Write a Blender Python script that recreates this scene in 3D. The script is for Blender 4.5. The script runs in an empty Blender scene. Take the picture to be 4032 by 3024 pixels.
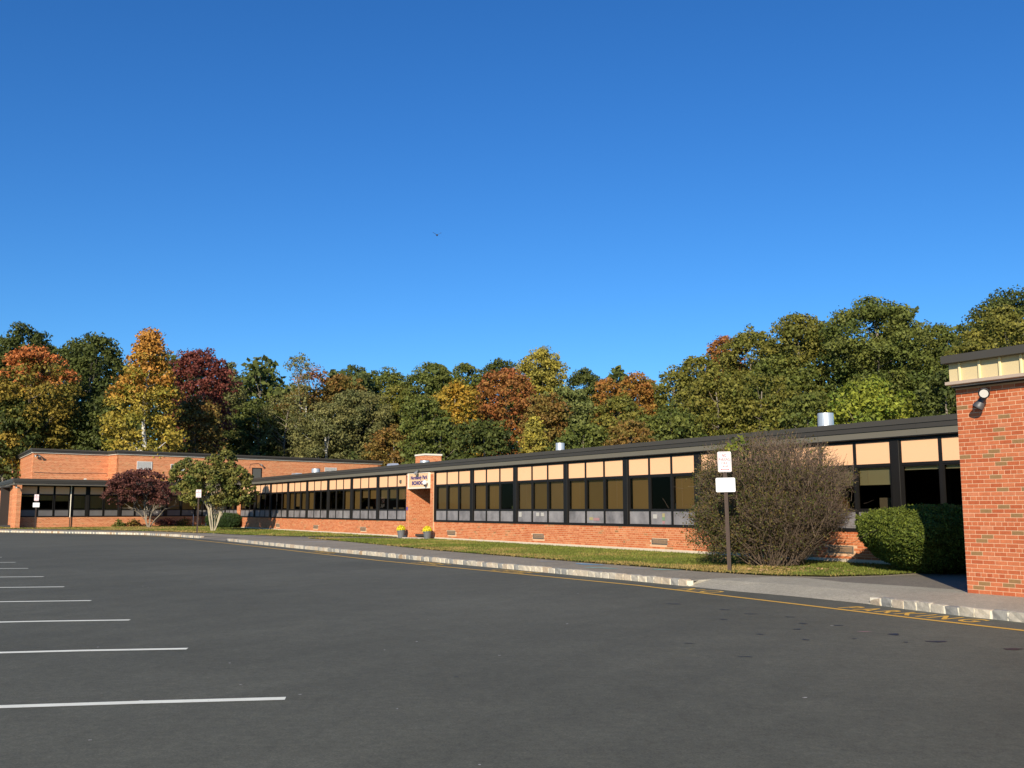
import bpy, bmesh, math, random
import numpy as np
from mathutils import Matrix, Vector
SC = bpy.context.scene
COL = SC.collection
R = math.radians
random.seed(7)

# ------------------------------------------------------------------ camera, sky, sun, exposure
cam = bpy.data.cameras.new('camera'); co = bpy.data.objects.new('camera', cam); COL.objects.link(co)
cam.sensor_width = 36; cam.lens = 3811 / 4032 * 36; cam.clip_end = 2000; cam.clip_start = .1
co.location = (0, 0, 1.5); co.rotation_euler = (R(90 + 7.384), 0, 0)
SC.camera = co
SUN_EL = 22.7; SUN_DX, SUN_DY = .235, .972            # light travels towards +x*.235 +y*.972
w = bpy.data.worlds.new('World'); SC.world = w; w.use_nodes = True
nt = w.node_tree; nt.nodes.clear()
sky = nt.nodes.new('ShaderNodeTexSky'); sky.sky_type = 'NISHITA'; sky.sun_disc = False
sky.sun_elevation = R(SUN_EL); sky.sun_rotation = math.atan2(-SUN_DX, -SUN_DY)
sky.air_density = 1.0; sky.dust_density = 0.15; sky.ozone_density = 2.6; sky.altitude = 50
hs = nt.nodes.new('ShaderNodeHueSaturation'); hs.inputs['Saturation'].default_value = 1.22
bg = nt.nodes.new('ShaderNodeBackground'); bg.inputs['Strength'].default_value = 0.104
ow = nt.nodes.new('ShaderNodeOutputWorld')
gr = nt.nodes.new('ShaderNodeMix'); gr.data_type = 'RGBA'; gr.blend_type = 'MULTIPLY'; gr.inputs['Factor'].default_value = 1; gr.inputs['B'].default_value = (.41, .725, 1.04, 1)
nt.links.new(sky.outputs[0], hs.inputs['Color']); nt.links.new(hs.outputs[0], gr.inputs['A']); nt.links.new(gr.outputs['Result'], bg.inputs[0]); nt.links.new(bg.outputs[0], ow.inputs[0])
sl = bpy.data.lights.new('sun', 'SUN'); sl.energy = 5.0; sl.angle = R(.53); sl.color = (1, .88, .70)
so = bpy.data.objects.new('sun', sl); COL.objects.link(so)
ld = Vector((SUN_DX * math.cos(R(SUN_EL)), SUN_DY * math.cos(R(SUN_EL)), -math.sin(R(SUN_EL)))).normalized()
so.rotation_euler = ld.to_track_quat('-Z', 'Y').to_euler()
SC.view_settings.view_transform = 'Standard'; SC.view_settings.look = 'None'
SC.view_settings.gamma = 1; SC.view_settings.use_curve_mapping = False
SC.view_settings.exposure = 0.36

# ------------------------------------------------------------------ materials
def newmat(name):
    m = bpy.data.materials.new(name); m.use_nodes = True
    n = m.node_tree.nodes; b = n['Principled BSDF']
    return m, n, m.node_tree.links, b
def mat(name, col, rough=.7, metal=0, vary=.0, scale=8, bump=0, bscale=60, coord='Object', spec=.5):
    m, n, l, b = newmat(name)
    b.inputs['Roughness'].default_value = rough; b.inputs['Metallic'].default_value = metal
    b.inputs['Specular IOR Level'].default_value = spec
    b.inputs['Base Color'].default_value = (*col, 1)
    if vary or bump:
        tc = n.new('ShaderNodeTexCoord')
    if vary:
        nz = n.new('ShaderNodeTexNoise'); nz.inputs['Scale'].default_value = scale; nz.inputs['Detail'].default_value = 6
        l.new(tc.outputs[coord], nz.inputs['Vector'])
        mx = n.new('ShaderNodeMix'); mx.data_type = 'RGBA'
        mx.inputs['A'].default_value = (*[c * (1 - vary) for c in col], 1)
        mx.inputs['B'].default_value = (*[min(1, c * (1 + vary)) for c in col], 1)
        l.new(nz.outputs['Fac'], mx.inputs['Factor']); l.new(mx.outputs['Result'], b.inputs['Base Color'])
    if bump:
        n2 = n.new('ShaderNodeTexNoise'); n2.inputs['Scale'].default_value = bscale; n2.inputs['Detail'].default_value = 5
        l.new(tc.outputs[coord], n2.inputs['Vector'])
        bp = n.new('ShaderNodeBump'); bp.inputs['Strength'].default_value = bump; bp.inputs['Distance'].default_value = .01
        l.new(n2.outputs['Fac'], bp.inputs['Height']); l.new(bp.outputs['Normal'], b.inputs['Normal'])
    return m
def ramp(n, stops, interp='LINEAR'):
    r = n.new('ShaderNodeValToRGB'); r.color_ramp.interpolation = interp
    e = r.color_ramp.elements
    while len(e) < len(stops): e.new(.5)
    for i, (p, c) in enumerate(stops):
        e[i].position = p; e[i].color = (*c, 1)
    return r
def noise(n, l, vec, scale, detail=6, rough=.55):
    z = n.new('ShaderNodeTexNoise'); z.inputs['Scale'].default_value = scale; z.inputs['Detail'].default_value = detail
    z.inputs['Roughness'].default_value = rough
    l.new(vec, z.inputs['Vector']); return z
def mixc(n, l, fac, a, b, mode='MIX'):
    x = n.new('ShaderNodeMix'); x.data_type = 'RGBA'; x.blend_type = mode
    for k, v in (('Factor', fac), ('A', a), ('B', b)):
        if hasattr(v, 'links') or hasattr(v, 'is_linked'): l.new(v, x.inputs[k])
        elif k == 'Factor': x.inputs[k].default_value = v
        else: x.inputs[k].default_value = (*v, 1)
    return x.outputs['Result']

BR = [(0, (.38, .088, .034)), (.2, (.43, .112, .044)), (.42, (.48, .140, .058)), (.6, (.52, .168, .074)), (.72, (.42, .105, .040)), (.82, (.54, .20, .10)), (.93, (.46, .13, .055)), (.955, (.27, .16, .07)), (1, (.24, .14, .06))]
BR2 = [(0, (.46, .125, .045)), (.25, (.52, .155, .058)), (.5, (.57, .195, .078)), (.7, (.61, .235, .105)), (.85, (.50, .15, .055)), (.95, (.62, .28, .13)), (1, (.30, .15, .06))]
def m_brick(name='brick_clay', BR=BR):                                              # for bricks built one by one: attribute rnd on each
    m, n, l, b = newmat(name)
    at = n.new('ShaderNodeAttribute'); at.attribute_name = 'rnd'
    r = ramp(n, BR, 'LINEAR'); l.new(at.outputs['Fac'], r.inputs['Fac'])
    tc = n.new('ShaderNodeTexCoord'); gm = n.new('ShaderNodeNewGeometry')
    nz = noise(n, l, gm.outputs['Position'], 25, 5)
    c = mixc(n, l, nz.outputs['Fac'], (.72, .72, .72), (1.25, 1.22, 1.2))
    c2 = mixc(n, l, 1, r.outputs['Color'], c, 'MULTIPLY')
    nl = noise(n, l, gm.outputs['Position'], .6, 3)
    c3 = mixc(n, l, 1, c2, mixc(n, l, nl.outputs['Fac'], (.82, .82, .82), (1.18, 1.16, 1.14)), 'MULTIPLY')
    l.new(c3, b.inputs['Base Color']); b.inputs['Roughness'].default_value = .85; b.inputs['Specular IOR Level'].default_value = .25
    n2 = noise(n, l, gm.outputs['Position'], 120, 4); bp = n.new('ShaderNodeBump'); bp.inputs['Strength'].default_value = .4; bp.inputs['Distance'].default_value = .004
    l.new(n2.outputs['Fac'], bp.inputs['Height']); l.new(bp.outputs['Normal'], b.inputs['Normal'])
    return m
def m_brickwall():                                          # far walls, UV in metres
    m, n, l, b = newmat('far_brickwork')
    uv = n.new('ShaderNodeUVMap'); uv.uv_map = 'UV'
    bt = n.new('ShaderNodeTexBrick'); bt.offset = .5; bt.squash = 1
    bt.inputs['Scale'].default_value = 1; bt.inputs['Brick Width'].default_value = .212; bt.inputs['Row Height'].default_value = .0705
    bt.inputs['Mortar Size'].default_value = .006; bt.inputs['Mortar Smooth'].default_value = .2
    bt.inputs['Color1'].default_value = (0, 0, 0, 1); bt.inputs['Color2'].default_value = (1, 1, 1, 1); bt.inputs['Mortar'].default_value = (.5, .5, .5, 1)
    l.new(uv.outputs[0], bt.inputs['Vector'])
    r = ramp(n, BR2); l.new(bt.outputs['Color'], r.inputs['Fac'])
    sp = n.new('ShaderNodeSeparateXYZ'); l.new(uv.outputs[0], sp.inputs[0])
    md = n.new('ShaderNodeMath'); md.operation = 'MODULO'; md.inputs[1].default_value = .423; l.new(sp.outputs['Y'], md.inputs[0])
    lt = n.new('ShaderNodeMath'); lt.operation = 'LESS_THAN'; lt.inputs[1].default_value = .0705; l.new(md.outputs[0], lt.inputs[0])
    sc = n.new('ShaderNodeMath'); sc.operation = 'MULTIPLY'; sc.inputs[1].default_value = .45; l.new(lt.outputs[0], sc.inputs[0])
    c = mixc(n, l, sc.outputs[0], r.outputs['Color'], (.70, .32, .15))
    c = mixc(n, l, bt.outputs['Fac'], c, (.70, .44, .26))
    mp = n.new('ShaderNodeMapping'); mp.inputs['Scale'].default_value = (.35, 4, 1); l.new(uv.outputs[0], mp.inputs['Vector'])
    nz = noise(n, l, mp.outputs[0], 1.2, 4)
    c = mixc(n, l, 1, c, mixc(n, l, nz.outputs['Fac'], (.8, .8, .8), (1.25, 1.22, 1.2)), 'MULTIPLY')
    l.new(c, b.inputs['Base Color']); b.inputs['Roughness'].default_value = .9; b.inputs['Specular IOR Level'].default_value = .2
    bp = n.new('ShaderNodeBump'); bp.invert = True; bp.inputs['Strength'].default_value = .6; bp.inputs['Distance'].default_value = .006
    l.new(bt.outputs['Fac'], bp.inputs['Height']); l.new(bp.outputs['Normal'], b.inputs['Normal'])
    return m
def m_asphalt(name, c0, c1, speck, patch=.25, fleck=(.3, .3, .3), seed=0, grit=450, spec=.3, rough=.85):
    m, n, l, b = newmat(name)
    g = n.new('ShaderNodeNewGeometry'); mp = n.new('ShaderNodeMapping'); mp.inputs['Location'].default_value = (seed, seed * 2, 0); l.new(g.outputs['Position'], mp.inputs['Vector'])
    P = mp.outputs[0]
    a = noise(n, l, P, .13, 5, .6)
    ra = ramp(n, [(.3, c0), (.7, c1)]); l.new(a.outputs['Fac'], ra.inputs['Fac'])
    f = noise(n, l, P, 55, 4, .8)
    c = mixc(n, l, 1, ra.outputs['Color'], mixc(n, l, f.outputs['Fac'], (-.1, -.1, -.1), (2.1, 2.1, 2.1)), 'MULTIPLY')
    k2 = noise(n, l, P, 14, 3, .6); c = mixc(n, l, 1, c, mixc(n, l, k2.outputs['Fac'], (.62, .62, .62), (1.38, 1.38, 1.38)), 'MULTIPLY')
    mid = noise(n, l, P, 2.3, 6, .7)
    c = mixc(n, l, 1, c, mixc(n, l, mid.outputs['Fac'], (1 - patch,) * 3, (1 + patch,) * 3), 'MULTIPLY')
    ms = n.new('ShaderNodeMapping'); ms.inputs['Rotation'].default_value = (0, 0, R(-58)); l.new(P, ms.inputs['Vector'])
    m3 = n.new('ShaderNodeMapping'); m3.inputs['Scale'].default_value = (.05, .9, 1); l.new(ms.outputs[0], m3.inputs['Vector'])
    st = noise(n, l, m3.outputs[0], 1.3, 5, .6); c = mixc(n, l, 1, c, mixc(n, l, st.outputs['Fac'], (.80, .80, .80), (1.2, 1.2, 1.2)), 'MULTIPLY')
    v = n.new('ShaderNodeTexVoronoi'); v.inputs['Scale'].default_value = grit * .2; l.new(P, v.inputs['Vector'])
    rv = ramp(n, [(0, (1, 1, 1)), (speck, (1, 1, 1)), (speck + .04, (0, 0, 0))]); l.new(v.outputs['Distance'], rv.inputs['Fac'])
    hf = noise(n, l, P, 9, 2); rh = ramp(n, [(.5, (0, 0, 0)), (.62, (1, 1, 1))]); l.new(hf.outputs['Fac'], rh.inputs['Fac'])
    mm = n.new('ShaderNodeMath'); mm.operation = 'MULTIPLY'; l.new(rv.outputs['Color'], mm.inputs[0]); l.new(rh.outputs['Color'], mm.inputs[1])
    c = mixc(n, l, mm.outputs[0], c, fleck)
    l.new(c, b.inputs['Base Color']); b.inputs['Roughness'].default_value = rough; b.inputs['Specular IOR Level'].default_value = spec
    bn = noise(n, l, P, 130, 4, .7); bp = n.new('ShaderNodeBump'); bp.inputs['Strength'].default_value = .9; bp.inputs['Distance'].default_value = .006
    l.new(bn.outputs['Fac'], bp.inputs['Height']); l.new(bp.outputs['Normal'], b.inputs['Normal'])
    return m
def m_leaf(name, ca, cb, cc=None, zsplit=None, trans=.16, rough=.65, spread=1.0):
    """two tones mixed by the per-face attributes rnd and tone; cc takes over above a ragged height (object space)"""
    m, n, l, b = newmat(name)
    a1 = n.new('ShaderNodeAttribute'); a1.attribute_name = 'tone'; a2 = n.new('ShaderNodeAttribute'); a2.attribute_name = 'rnd'
    c = mixc(n, l, a1.outputs['Fac'], ca, cb)
    if cc is not None:
        tc = n.new('ShaderNodeTexCoord'); sp = n.new('ShaderNodeSeparateXYZ'); l.new(tc.outputs['Generated'], sp.inputs[0])
        ad = n.new('ShaderNodeMath'); ad.operation = 'MULTIPLY_ADD'; ad.inputs[1].default_value = .35; l.new(a1.outputs['Fac'], ad.inputs[0]); l.new(sp.outputs['Z'], ad.inputs[2])
        rr = ramp(n, [(zsplit, (0, 0, 0)), (zsplit + .3, (1, 1, 1))]); l.new(ad.outputs[0], rr.inputs['Fac'])
        c = mixc(n, l, rr.outputs['Color'], c, cc)
    c = mixc(n, l, 1, c, mixc(n, l, a2.outputs['Fac'], (.6, .6, .55), (1.4, 1.4, 1.3)), 'MULTIPLY')
    l.new(c, b.inputs['Base Color']); b.inputs['Roughness'].default_value = rough; b.inputs['Specular IOR Level'].default_value = .25
    t = n.new('ShaderNodeBsdfTranslucent'); l.new(c, t.inputs['Color'])
    mx = n.new('ShaderNodeMixShader'); mx.inputs[0].default_value = trans
    l.new(b.outputs[0], mx.inputs[1]); l.new(t.outputs[0], mx.inputs[2]); l.new(mx.outputs[0], n['Material Output'].inputs['Surface'])
    return m
def m_glass():
    m, n, l, b = newmat('tinted_glass'); n.remove(b)
    t = n.new('ShaderNodeBsdfTransparent'); t.inputs[0].default_value = (.69, .61, .47, 1)
    g = n.new('ShaderNodeBsdfGlossy'); g.inputs['Roughness'].default_value = .02; g.inputs[0].default_value = (.34, .31, .27, 1)
    fr = n.new('ShaderNodeFresnel'); fr.inputs['IOR'].default_value = 1.32
    gm = n.new('ShaderNodeNewGeometry'); nz = noise(n, l, gm.outputs['Position'], .8, 2); bp = n.new('ShaderNodeBump'); bp.inputs['Strength'].default_value = .05; bp.inputs['Distance'].default_value = .05
    l.new(nz.outputs['Fac'], bp.inputs['Height']); l.new(bp.outputs['Normal'], g.inputs['Normal'])
    mx = n.new('ShaderNodeMixShader'); l.new(fr.outputs[0], mx.inputs[0]); l.new(t.outputs[0], mx.inputs[1]); l.new(g.outputs[0], mx.inputs[2])
    l.new(mx.outputs[0], n['Material Output'].inputs['Surface']); return m
def m_lower():
    m, n, l, b = newmat('frosted_lower_glass')
    g = n.new('ShaderNodeNewGeometry')
    nz = noise(n, l, g.outputs['Position'], 1.6, 5, .6); v = noise(n, l, g.outputs['Position'], 4.5, 3, .5)
    r = ramp(n, [(.3, (.13, .122, .125)), (.5, (.225, .212, .215)), (.75, (.32, .305, .305))]); l.new(nz.outputs['Fac'], r.inputs['Fac'])
    c = mixc(n, l, 1, r.outputs['Color'], mixc(n, l, v.outputs['Fac'], (.8, .8, .82), (1.2, 1.18, 1.15)), 'MULTIPLY')
    l.new(c, b.inputs['Base Color']); b.inputs['Roughness'].default_value = .35; b.inputs['Specular IOR Level'].default_value = .5
    return m
def m_grass(name, a, b2, c2):
    m, n, l, b = newmat(name)
    g = n.new('ShaderNodeNewGeometry'); nz = noise(n, l, g.outputs['Position'], .9, 6, .6)
    r = ramp(n, [(.3, a), (.52, b2), (.72, c2)]); l.new(nz.outputs['Fac'], r.inputs['Fac'])
    f = noise(n, l, g.outputs['Position'], 60, 3, .8)
    c = mixc(n, l, 1, r.outputs['Color'], mixc(n, l, f.outputs['Fac'], (.5, .5, .5), (1.5, 1.5, 1.5)), 'MULTIPLY')
    l.new(c, b.inputs['Base Color']); b.inputs['Roughness'].default_value = .9; b.inputs['Specular IOR Level'].default_value = .1
    return m
def m_paint(name, col, under=(.06, .06, .06), wear=.42):
    m, n, l, b = newmat(name)
    g = n.new('ShaderNodeNewGeometry'); nz = noise(n, l, g.outputs['Position'], 28, 6, .75)
    r = ramp(n, [(wear - .12, (0, 0, 0)), (wear, (1, 1, 1))]); l.new(nz.outputs['Fac'], r.inputs['Fac'])
    n2 = noise(n, l, g.outputs['Position'], 3, 4); cc = mixc(n, l, n2.outputs['Fac'], [x * .8 for x in col], [min(1, x * 1.12) for x in col])
    c = mixc(n, l, r.outputs['Color'], under, cc); l.new(c, b.inputs['Base Color']); b.inputs['Roughness'].default_value = .7
    b.inputs['Specular IOR Level'].default_value = .25
    return m
def m_stone():
    m, n, l, b = newmat('granite')
    at = n.new('ShaderNodeAttribute'); at.attribute_name = 'rnd'
    g = n.new('ShaderNodeNewGeometry'); nz = noise(n, l, g.outputs['Position'], 12, 6, .7)
    r = ramp(n, [(0, (.40, .37, .31)), (.3, (.25, .25, .235)), (.5, (.50, .45, .36)), (.75, (.38, .27, .17)), (1, (.56, .51, .41))]); l.new(at.outputs['Fac'], r.inputs['Fac'])
    c = mixc(n, l, 1, r.outputs['Color'], mixc(n, l, nz.outputs['Fac'], (.5, .5, .5), (1.4, 1.38, 1.35)), 'MULTIPLY')
    l.new(c, b.inputs['Base Color']); b.inputs['Roughness'].default_value = .85
    n2 = noise(n, l, g.outputs['Position'], 30, 5, .7); bp = n.new('ShaderNodeBump'); bp.inputs['Strength'].default_value = .8; bp.inputs['Distance'].default_value = .015
    l.new(n2.outputs['Fac'], bp.inputs['Height']); l.new(bp.outputs['Normal'], b.inputs['Normal'])
    return m
M = dict(
    brick=m_brick(), brick2=m_brick('orange_brick_clay', BR2), mortar2=mat('warm_mortar', (.70, .43, .25), .95, vary=.1, scale=15), brickwall=m_brickwall(), mortar=mat('mortar', (.66, .42, .26), .95, vary=.12, scale=15),
    lot=m_asphalt('lot_asphalt', (.084, .083, .060), (.125, .123, .090), .02, .3, seed=3),
    walk=m_asphalt('walk_asphalt', (.25, .215, .155), (.31, .268, .20), .05, .16, fleck=(.4, .38, .35), seed=9),
    darkwalk=m_asphalt('patched_asphalt', (.17, .15, .118), (.215, .19, .152), .04, .12, fleck=(.3, .3, .28), seed=15),
    apron=m_asphalt('apron_aggregate', (.33, .30, .225), (.40, .365, .28), .12, .14, fleck=(.5, .47, .42), seed=21),
    concrete=mat('concrete', (.62, .52, .4), .9, vary=.15, scale=3),
    peach=mat('peach_panel', (.86, .50, .28), .6, vary=.035, scale=.7, spec=.2),
    black=mat('black_aluminium', (.012, .011, .010), .5, vary=.2, scale=3, spec=.25),
    capdark=mat('bronze_metal_fascia', (.056, .050, .040), .55, vary=.07, scale=1.2),
    capmid=mat('bronze_metal_strip', (.046, .041, .033), .55, vary=.07, scale=1.2),
    caplight=mat('grey_green_gutter_board', (.145, .132, .10), .6, vary=.06, scale=1.5),
    white=mat('white_trim', (.78, .72, .6), .6, vary=.05, scale=2),
    tan=mat('tan_metal_panel', (.62, .50, .28), .6, vary=.05, scale=30, bump=.15, bscale=90),
    tanrib=mat('tan_metal_rib', (.78, .64, .36), .5), ledge=mat('beige_ledge', (.42, .33, .26), .7, vary=.05),
    glass=m_glass(), lower=m_lower(), lower_shaded=mat('shaded_lower_glass', (.13, .125, .125), .35, vary=.35, scale=1.5), blind=mat('tan_blind', (.66, .48, .23), .9, vary=.05, scale=1.3),  # side wing's lower glass is a darker copy, its shade put into the colour
    blindb=mat('worn_tan_blind', (.50, .38, .19), .9, vary=.1, scale=.9), blindc=mat('dull_tan_blind', (.60, .46, .26), .9, vary=.12, scale=.8), blind2=mat('pale_green_blind', (.86, .92, .70), .9, vary=.05, scale=1.3),
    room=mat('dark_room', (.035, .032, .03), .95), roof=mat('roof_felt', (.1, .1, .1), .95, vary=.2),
    galv=mat('galvanised_metal', (.62, .65, .68), .38, .6, vary=.15, scale=4), louvre=mat('louvre_paint', (.10, .10, .088), .6, vary=.1),
    louvrew=mat('pale_louvre_paint', (.6, .6, .57), .5, vary=.1), ventdark=mat('dark_vent_slats', (.045, .045, .04), .6), gap=mat('dark_gap', (.01, .01, .01), .9),
    paintw=m_paint('white_road_paint', (.92, .90, .74), wear=.385), painty=m_paint('yellow_road_paint', (.80, .46, .07), wear=.38),
    faded=m_paint('faded_yellow_paint', (.78, .47, .08), wear=.45),
    stone=m_stone(), joint=mat('kerb_joint_mortar', (.78, .72, .56), .95, vary=.2, scale=30),
    dirt=mat('soil', (.07, .055, .035), .95, vary=.4, scale=3), floor=mat('forest_floor', (.04, .035, .018), .95, vary=.4, scale=.6),
    lawn=m_grass('lawn', (.07, .09, .018), (.13, .145, .03), (.24, .19, .055)),
    postm=mat('brown_steel_post', (.055, .034, .025), .7, .1, vary=.3, scale=20), signw=mat('white_sign_face', (.80, .80, .80), .35, spec=.4),
    red=mat('red_lettering', (.50, .02, .05), .5), navy=mat('navy_lettering', (.02, .015, .16), .4), signp=mat('peach_sign_board', (.80, .52, .30), .5, vary=.03),
    bark=mat('grey_bark', (.20, .17, .13), .9, vary=.35, scale=3, bump=.6, bscale=12), barkpale=mat('pale_bark', (.36, .31, .22), .9, vary=.3, scale=8, bump=.5, bscale=30),
    barkwhite=mat('white_bark', (.62, .60, .54), .85, vary=.3, scale=2), twig=mat('twig_bark', (.115, .080, .055), .9, vary=.35, scale=6),
    pot=mat('grey_plastic_pot', (.13, .135, .14), .6), petal=mat('yellow_petals', (.72, .62, .02), .6, vary=.12, scale=30),
    lampm=mat('grey_cast_metal', (.34, .34, .34), .42, .5), lampd=mat('dark_cast_metal', (.10, .10, .105), .5, .4), bulb=mat('lamp_lens', (.62, .60, .55), .12), camw=mat('white_camera_shell', (.85, .84, .82), .4),
    wood=mat('tan_door', (.35, .22, .12), .6), bird=mat('dark_feathers', (.035, .035, .04), .8), blue=mat('blue_sticker', (.05, .06, .35), .5),
    chalkb=m_paint('blue_chalk', (.20, .50, .75), (.26, .235, .19), .50), chalkg=m_paint('green_chalk', (.32, .62, .52), (.26, .235, .19), .50), chalkw=m_paint('white_chalk', (.55, .53, .50), (.26, .235, .19), .52),
    stain=mat('oil_stain', (.018, .018, .02), .6), paper=mat('white_paper', (.45, .43, .39), .8), leaflitter=mat('fallen_leaf', (.42, .26, .12), .8, vary=.4, scale=9),
    cy=mat('yellow_card', (.36, .31, .15), .8), cr=mat('pink_card', (.36, .2, .2), .8), cg=mat('green_card', (.17, .26, .14), .8), co=mat('orange_card', (.6, .3, .08), .8), wire=mat('grey_cable', (.25, .16, .12), .7),
)
# ------------------------------------------------------------------ object helpers
def tag(o, label=None, cat=None, group=None, kind=None):
    if label: o['label'] = label
    if cat: o['category'] = cat
    if group: o['group'] = group
    if kind: o['kind'] = kind
    return o
def link(name, me, parent=None, loc=None, rz=None):
    o = bpy.data.objects.new(name, me); COL.objects.link(o)
    if parent: o.parent = parent
    if loc is not None: o.location = loc
    if rz is not None: o.rotation_euler = (0, 0, rz)
    return o
def thing(name, label, cat, loc=(0, 0, 0), rz=0, group=None):
    o = link(name, None, None, loc, rz); o.empty_display_size = .3
    return tag(o, label, cat, group)
class MB:
    def __init__(s): s.v = []; s.f = []; s.m = []; s.r = []
    def add(s, vs, fs, mi=0, r=0.0):
        k = len(s.v); s.v += [tuple(map(float, p)) for p in vs]; s.f += [tuple(k + i for i in f) for f in fs]; s.m += [mi] * len(fs); s.r += [r] * len(fs); return s
    def box(s, x0, x1, y0, y1, z0, z1, mi=0, r=0.0):
        return s.add([(x0, y0, z0), (x1, y0, z0), (x1, y1, z0), (x0, y1, z0), (x0, y0, z1), (x1, y0, z1), (x1, y1, z1), (x0, y1, z1)],
                     [(0, 3, 2, 1), (4, 5, 6, 7), (0, 1, 5, 4), (1, 2, 6, 5), (2, 3, 7, 6), (3, 0, 4, 7)], mi, r)
    def run(s, a, b, t0, t1, z0, z1, mi=0):
        """wall piece from a to b; t0..t1 measured to the left of the direction"""
        a = np.array(a[:2], float); b = np.array(b[:2], float); d = (b - a) / np.linalg.norm(b - a); n = np.array([-d[1], d[0]])
        q = [a + n * t0, b + n * t0, b + n * t1, a + n * t1]
        return s.add([(*p, z0) for p in q] + [(*p, z1) for p in q], [(0, 3, 2, 1), (4, 5, 6, 7), (0, 1, 5, 4), (1, 2, 6, 5), (2, 3, 7, 6), (3, 0, 4, 7)], mi)
    def tube(s, pts, rad, n=8, mi=0, cap=True):
        pts = [Vector(p) for p in pts]; rad = rad if hasattr(rad, '__len__') else [rad] * len(pts); k = len(s.v)
        for i, p in enumerate(pts):
            t = (pts[min(i + 1, len(pts) - 1)] - pts[max(i - 1, 0)]).normalized()
            u = t.cross(Vector((0, 0, 1)) if abs(t.z) < .9 else Vector((1, 0, 0))).normalized(); v = t.cross(u)
            for j in range(n):
                a = 2 * math.pi * j / n; q = p + (u * math.cos(a) + v * math.sin(a)) * rad[i]; s.v.append(tuple(q))
        for i in range(len(pts) - 1):
            for j in range(n):
                s.f.append((k + i * n + j, k + i * n + (j + 1) % n, k + (i + 1) * n + (j + 1) % n, k + (i + 1) * n + j)); s.m.append(mi); s.r.append(0)
        if cap:
            s.f.append(tuple(k + j for j in range(n))[::-1]); s.f.append(tuple(k + (len(pts) - 1) * n + j for j in range(n))); s.m += [mi] * 2; s.r += [0, 0]
        return s
    def build(s, name, mats, parent=None, loc=None, rz=None, smooth=False, bevel=0, uv=False):
        me = bpy.data.meshes.new(name); me.from_pydata(s.v, [], s.f)
        mats = mats if isinstance(mats, (list, tuple)) else [mats]
        for m in mats: me.materials.append(m)
        bm = bmesh.new(); bm.from_mesh(me); bmesh.ops.recalc_face_normals(bm, faces=bm.faces)
        if bevel: bmesh.ops.bevel(bm, geom=bm.edges[:], offset=bevel, segments=1, affect='EDGES')
        bm.to_mesh(me); bm.free()
        if not bevel: me.polygons.foreach_set('material_index', s.m)
        if any(s.r) and not bevel:
            a = me.attributes.new('rnd', 'FLOAT', 'FACE'); a.data.foreach_set('value', s.r)
        if smooth: me.polygons.foreach_set('use_smooth', [True] * len(me.polygons))
        if uv: metric_uv(me)
        return link(name, me, parent, loc, rz)
def metric_uv(me):
    l = me.uv_layers.new(name='UV')
    for p in me.polygons:
        nn = p.normal; t = Vector((-nn.y, nn.x, 0))
        t = t.normalized() if t.length > .3 else Vector((1, 0, 0))
        for li in p.loop_indices:
            c = me.vertices[me.loops[li].vertex_index].co
            l.data[li].uv = (c.dot(t), c.z if abs(nn.z) < .7 else c.y)
def soup(name, V, k, matl, parent=None, rnd=None, tone=None, mats_idx=None, smooth=False):
    """V: (n*k,3) verts, n faces of k verts each"""
    V = np.asarray(V, np.float32).reshape(-1, 3); n = len(V) // k
    me = bpy.data.meshes.new(name); me.vertices.add(n * k); me.vertices.foreach_set('co', V.ravel())
    me.loops.add(n * k); me.loops.foreach_set('vertex_index', np.arange(n * k, dtype=np.int32))
    me.polygons.add(n); me.polygons.foreach_set('loop_start', np.arange(0, n * k, k, dtype=np.int32)); me.polygons.foreach_set('loop_total', np.full(n, k, np.int32))
    for m in (matl if isinstance(matl, (list, tuple)) else [matl]): me.materials.append(m)
    if mats_idx is not None: me.polygons.foreach_set('material_index', np.asarray(mats_idx, np.int32))
    for nm, a in (('rnd', rnd), ('tone', tone)):
        if a is not None:
            at = me.attributes.new(nm, 'FLOAT', 'FACE'); at.data.foreach_set('value', np.asarray(a, np.float32))
    me.update(calc_edges=True)
    return link(name, me, parent)
def text_mesh(body, size, extr=.0, offset=0, sx=1, align='LEFT', spacing=1):
    cu = bpy.data.curves.new('t', 'FONT'); cu.body = body; cu.size = size; cu.extrude = extr; cu.offset = offset; cu.align_x = align; cu.space_character = spacing
    cu.resolution_u = 3
    o = bpy.data.objects.new('t', cu); COL.objects.link(o)
    dg = bpy.context.evaluated_depsgraph_get(); me = bpy.data.meshes.new_from_object(o.evaluated_get(dg))
    bpy.data.objects.remove(o); bpy.data.curves.remove(cu)
    if sx != 1:
        for v in me.vertices: v.co.x *= sx
    me.materials.clear()
    return me
# world <-> wing frame: local x = along the long wing towards the right, y = into the building
DX, DY = .5235, -.852; _l = math.hypot(DX, DY); DX /= _l; DY /= _l; NX, NY = -DY, DX
PX, PY = -3.66, 46.0; RZA = math.atan2(DY, DX)
def A(u, wv): return (PX + DX * u + NX * wv, PY + DY * u + NY * wv)
def toA(x, y): return ((x - PX) * DX + (y - PY) * DY, (x - PX) * NX + (y - PY) * NY)
BA = R(42.74); BX, BY = -36.71, 72.97; BDX, BDY = math.cos(BA), math.sin(BA)
def B(s, o): return (BX + BDX * s - BDY * o, BY + BDY * s + BDX * o)

# ------------------------------------------------------------------ ground
mb = MB(); mb.add([(-300, -60, 0), (300, -60, 0), (300, 500, 0), (-300, 500, 0)], [(0, 1, 2, 3)])
lot = mb.build('parking_lot', M['lot']); tag(lot, kind='structure')
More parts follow.
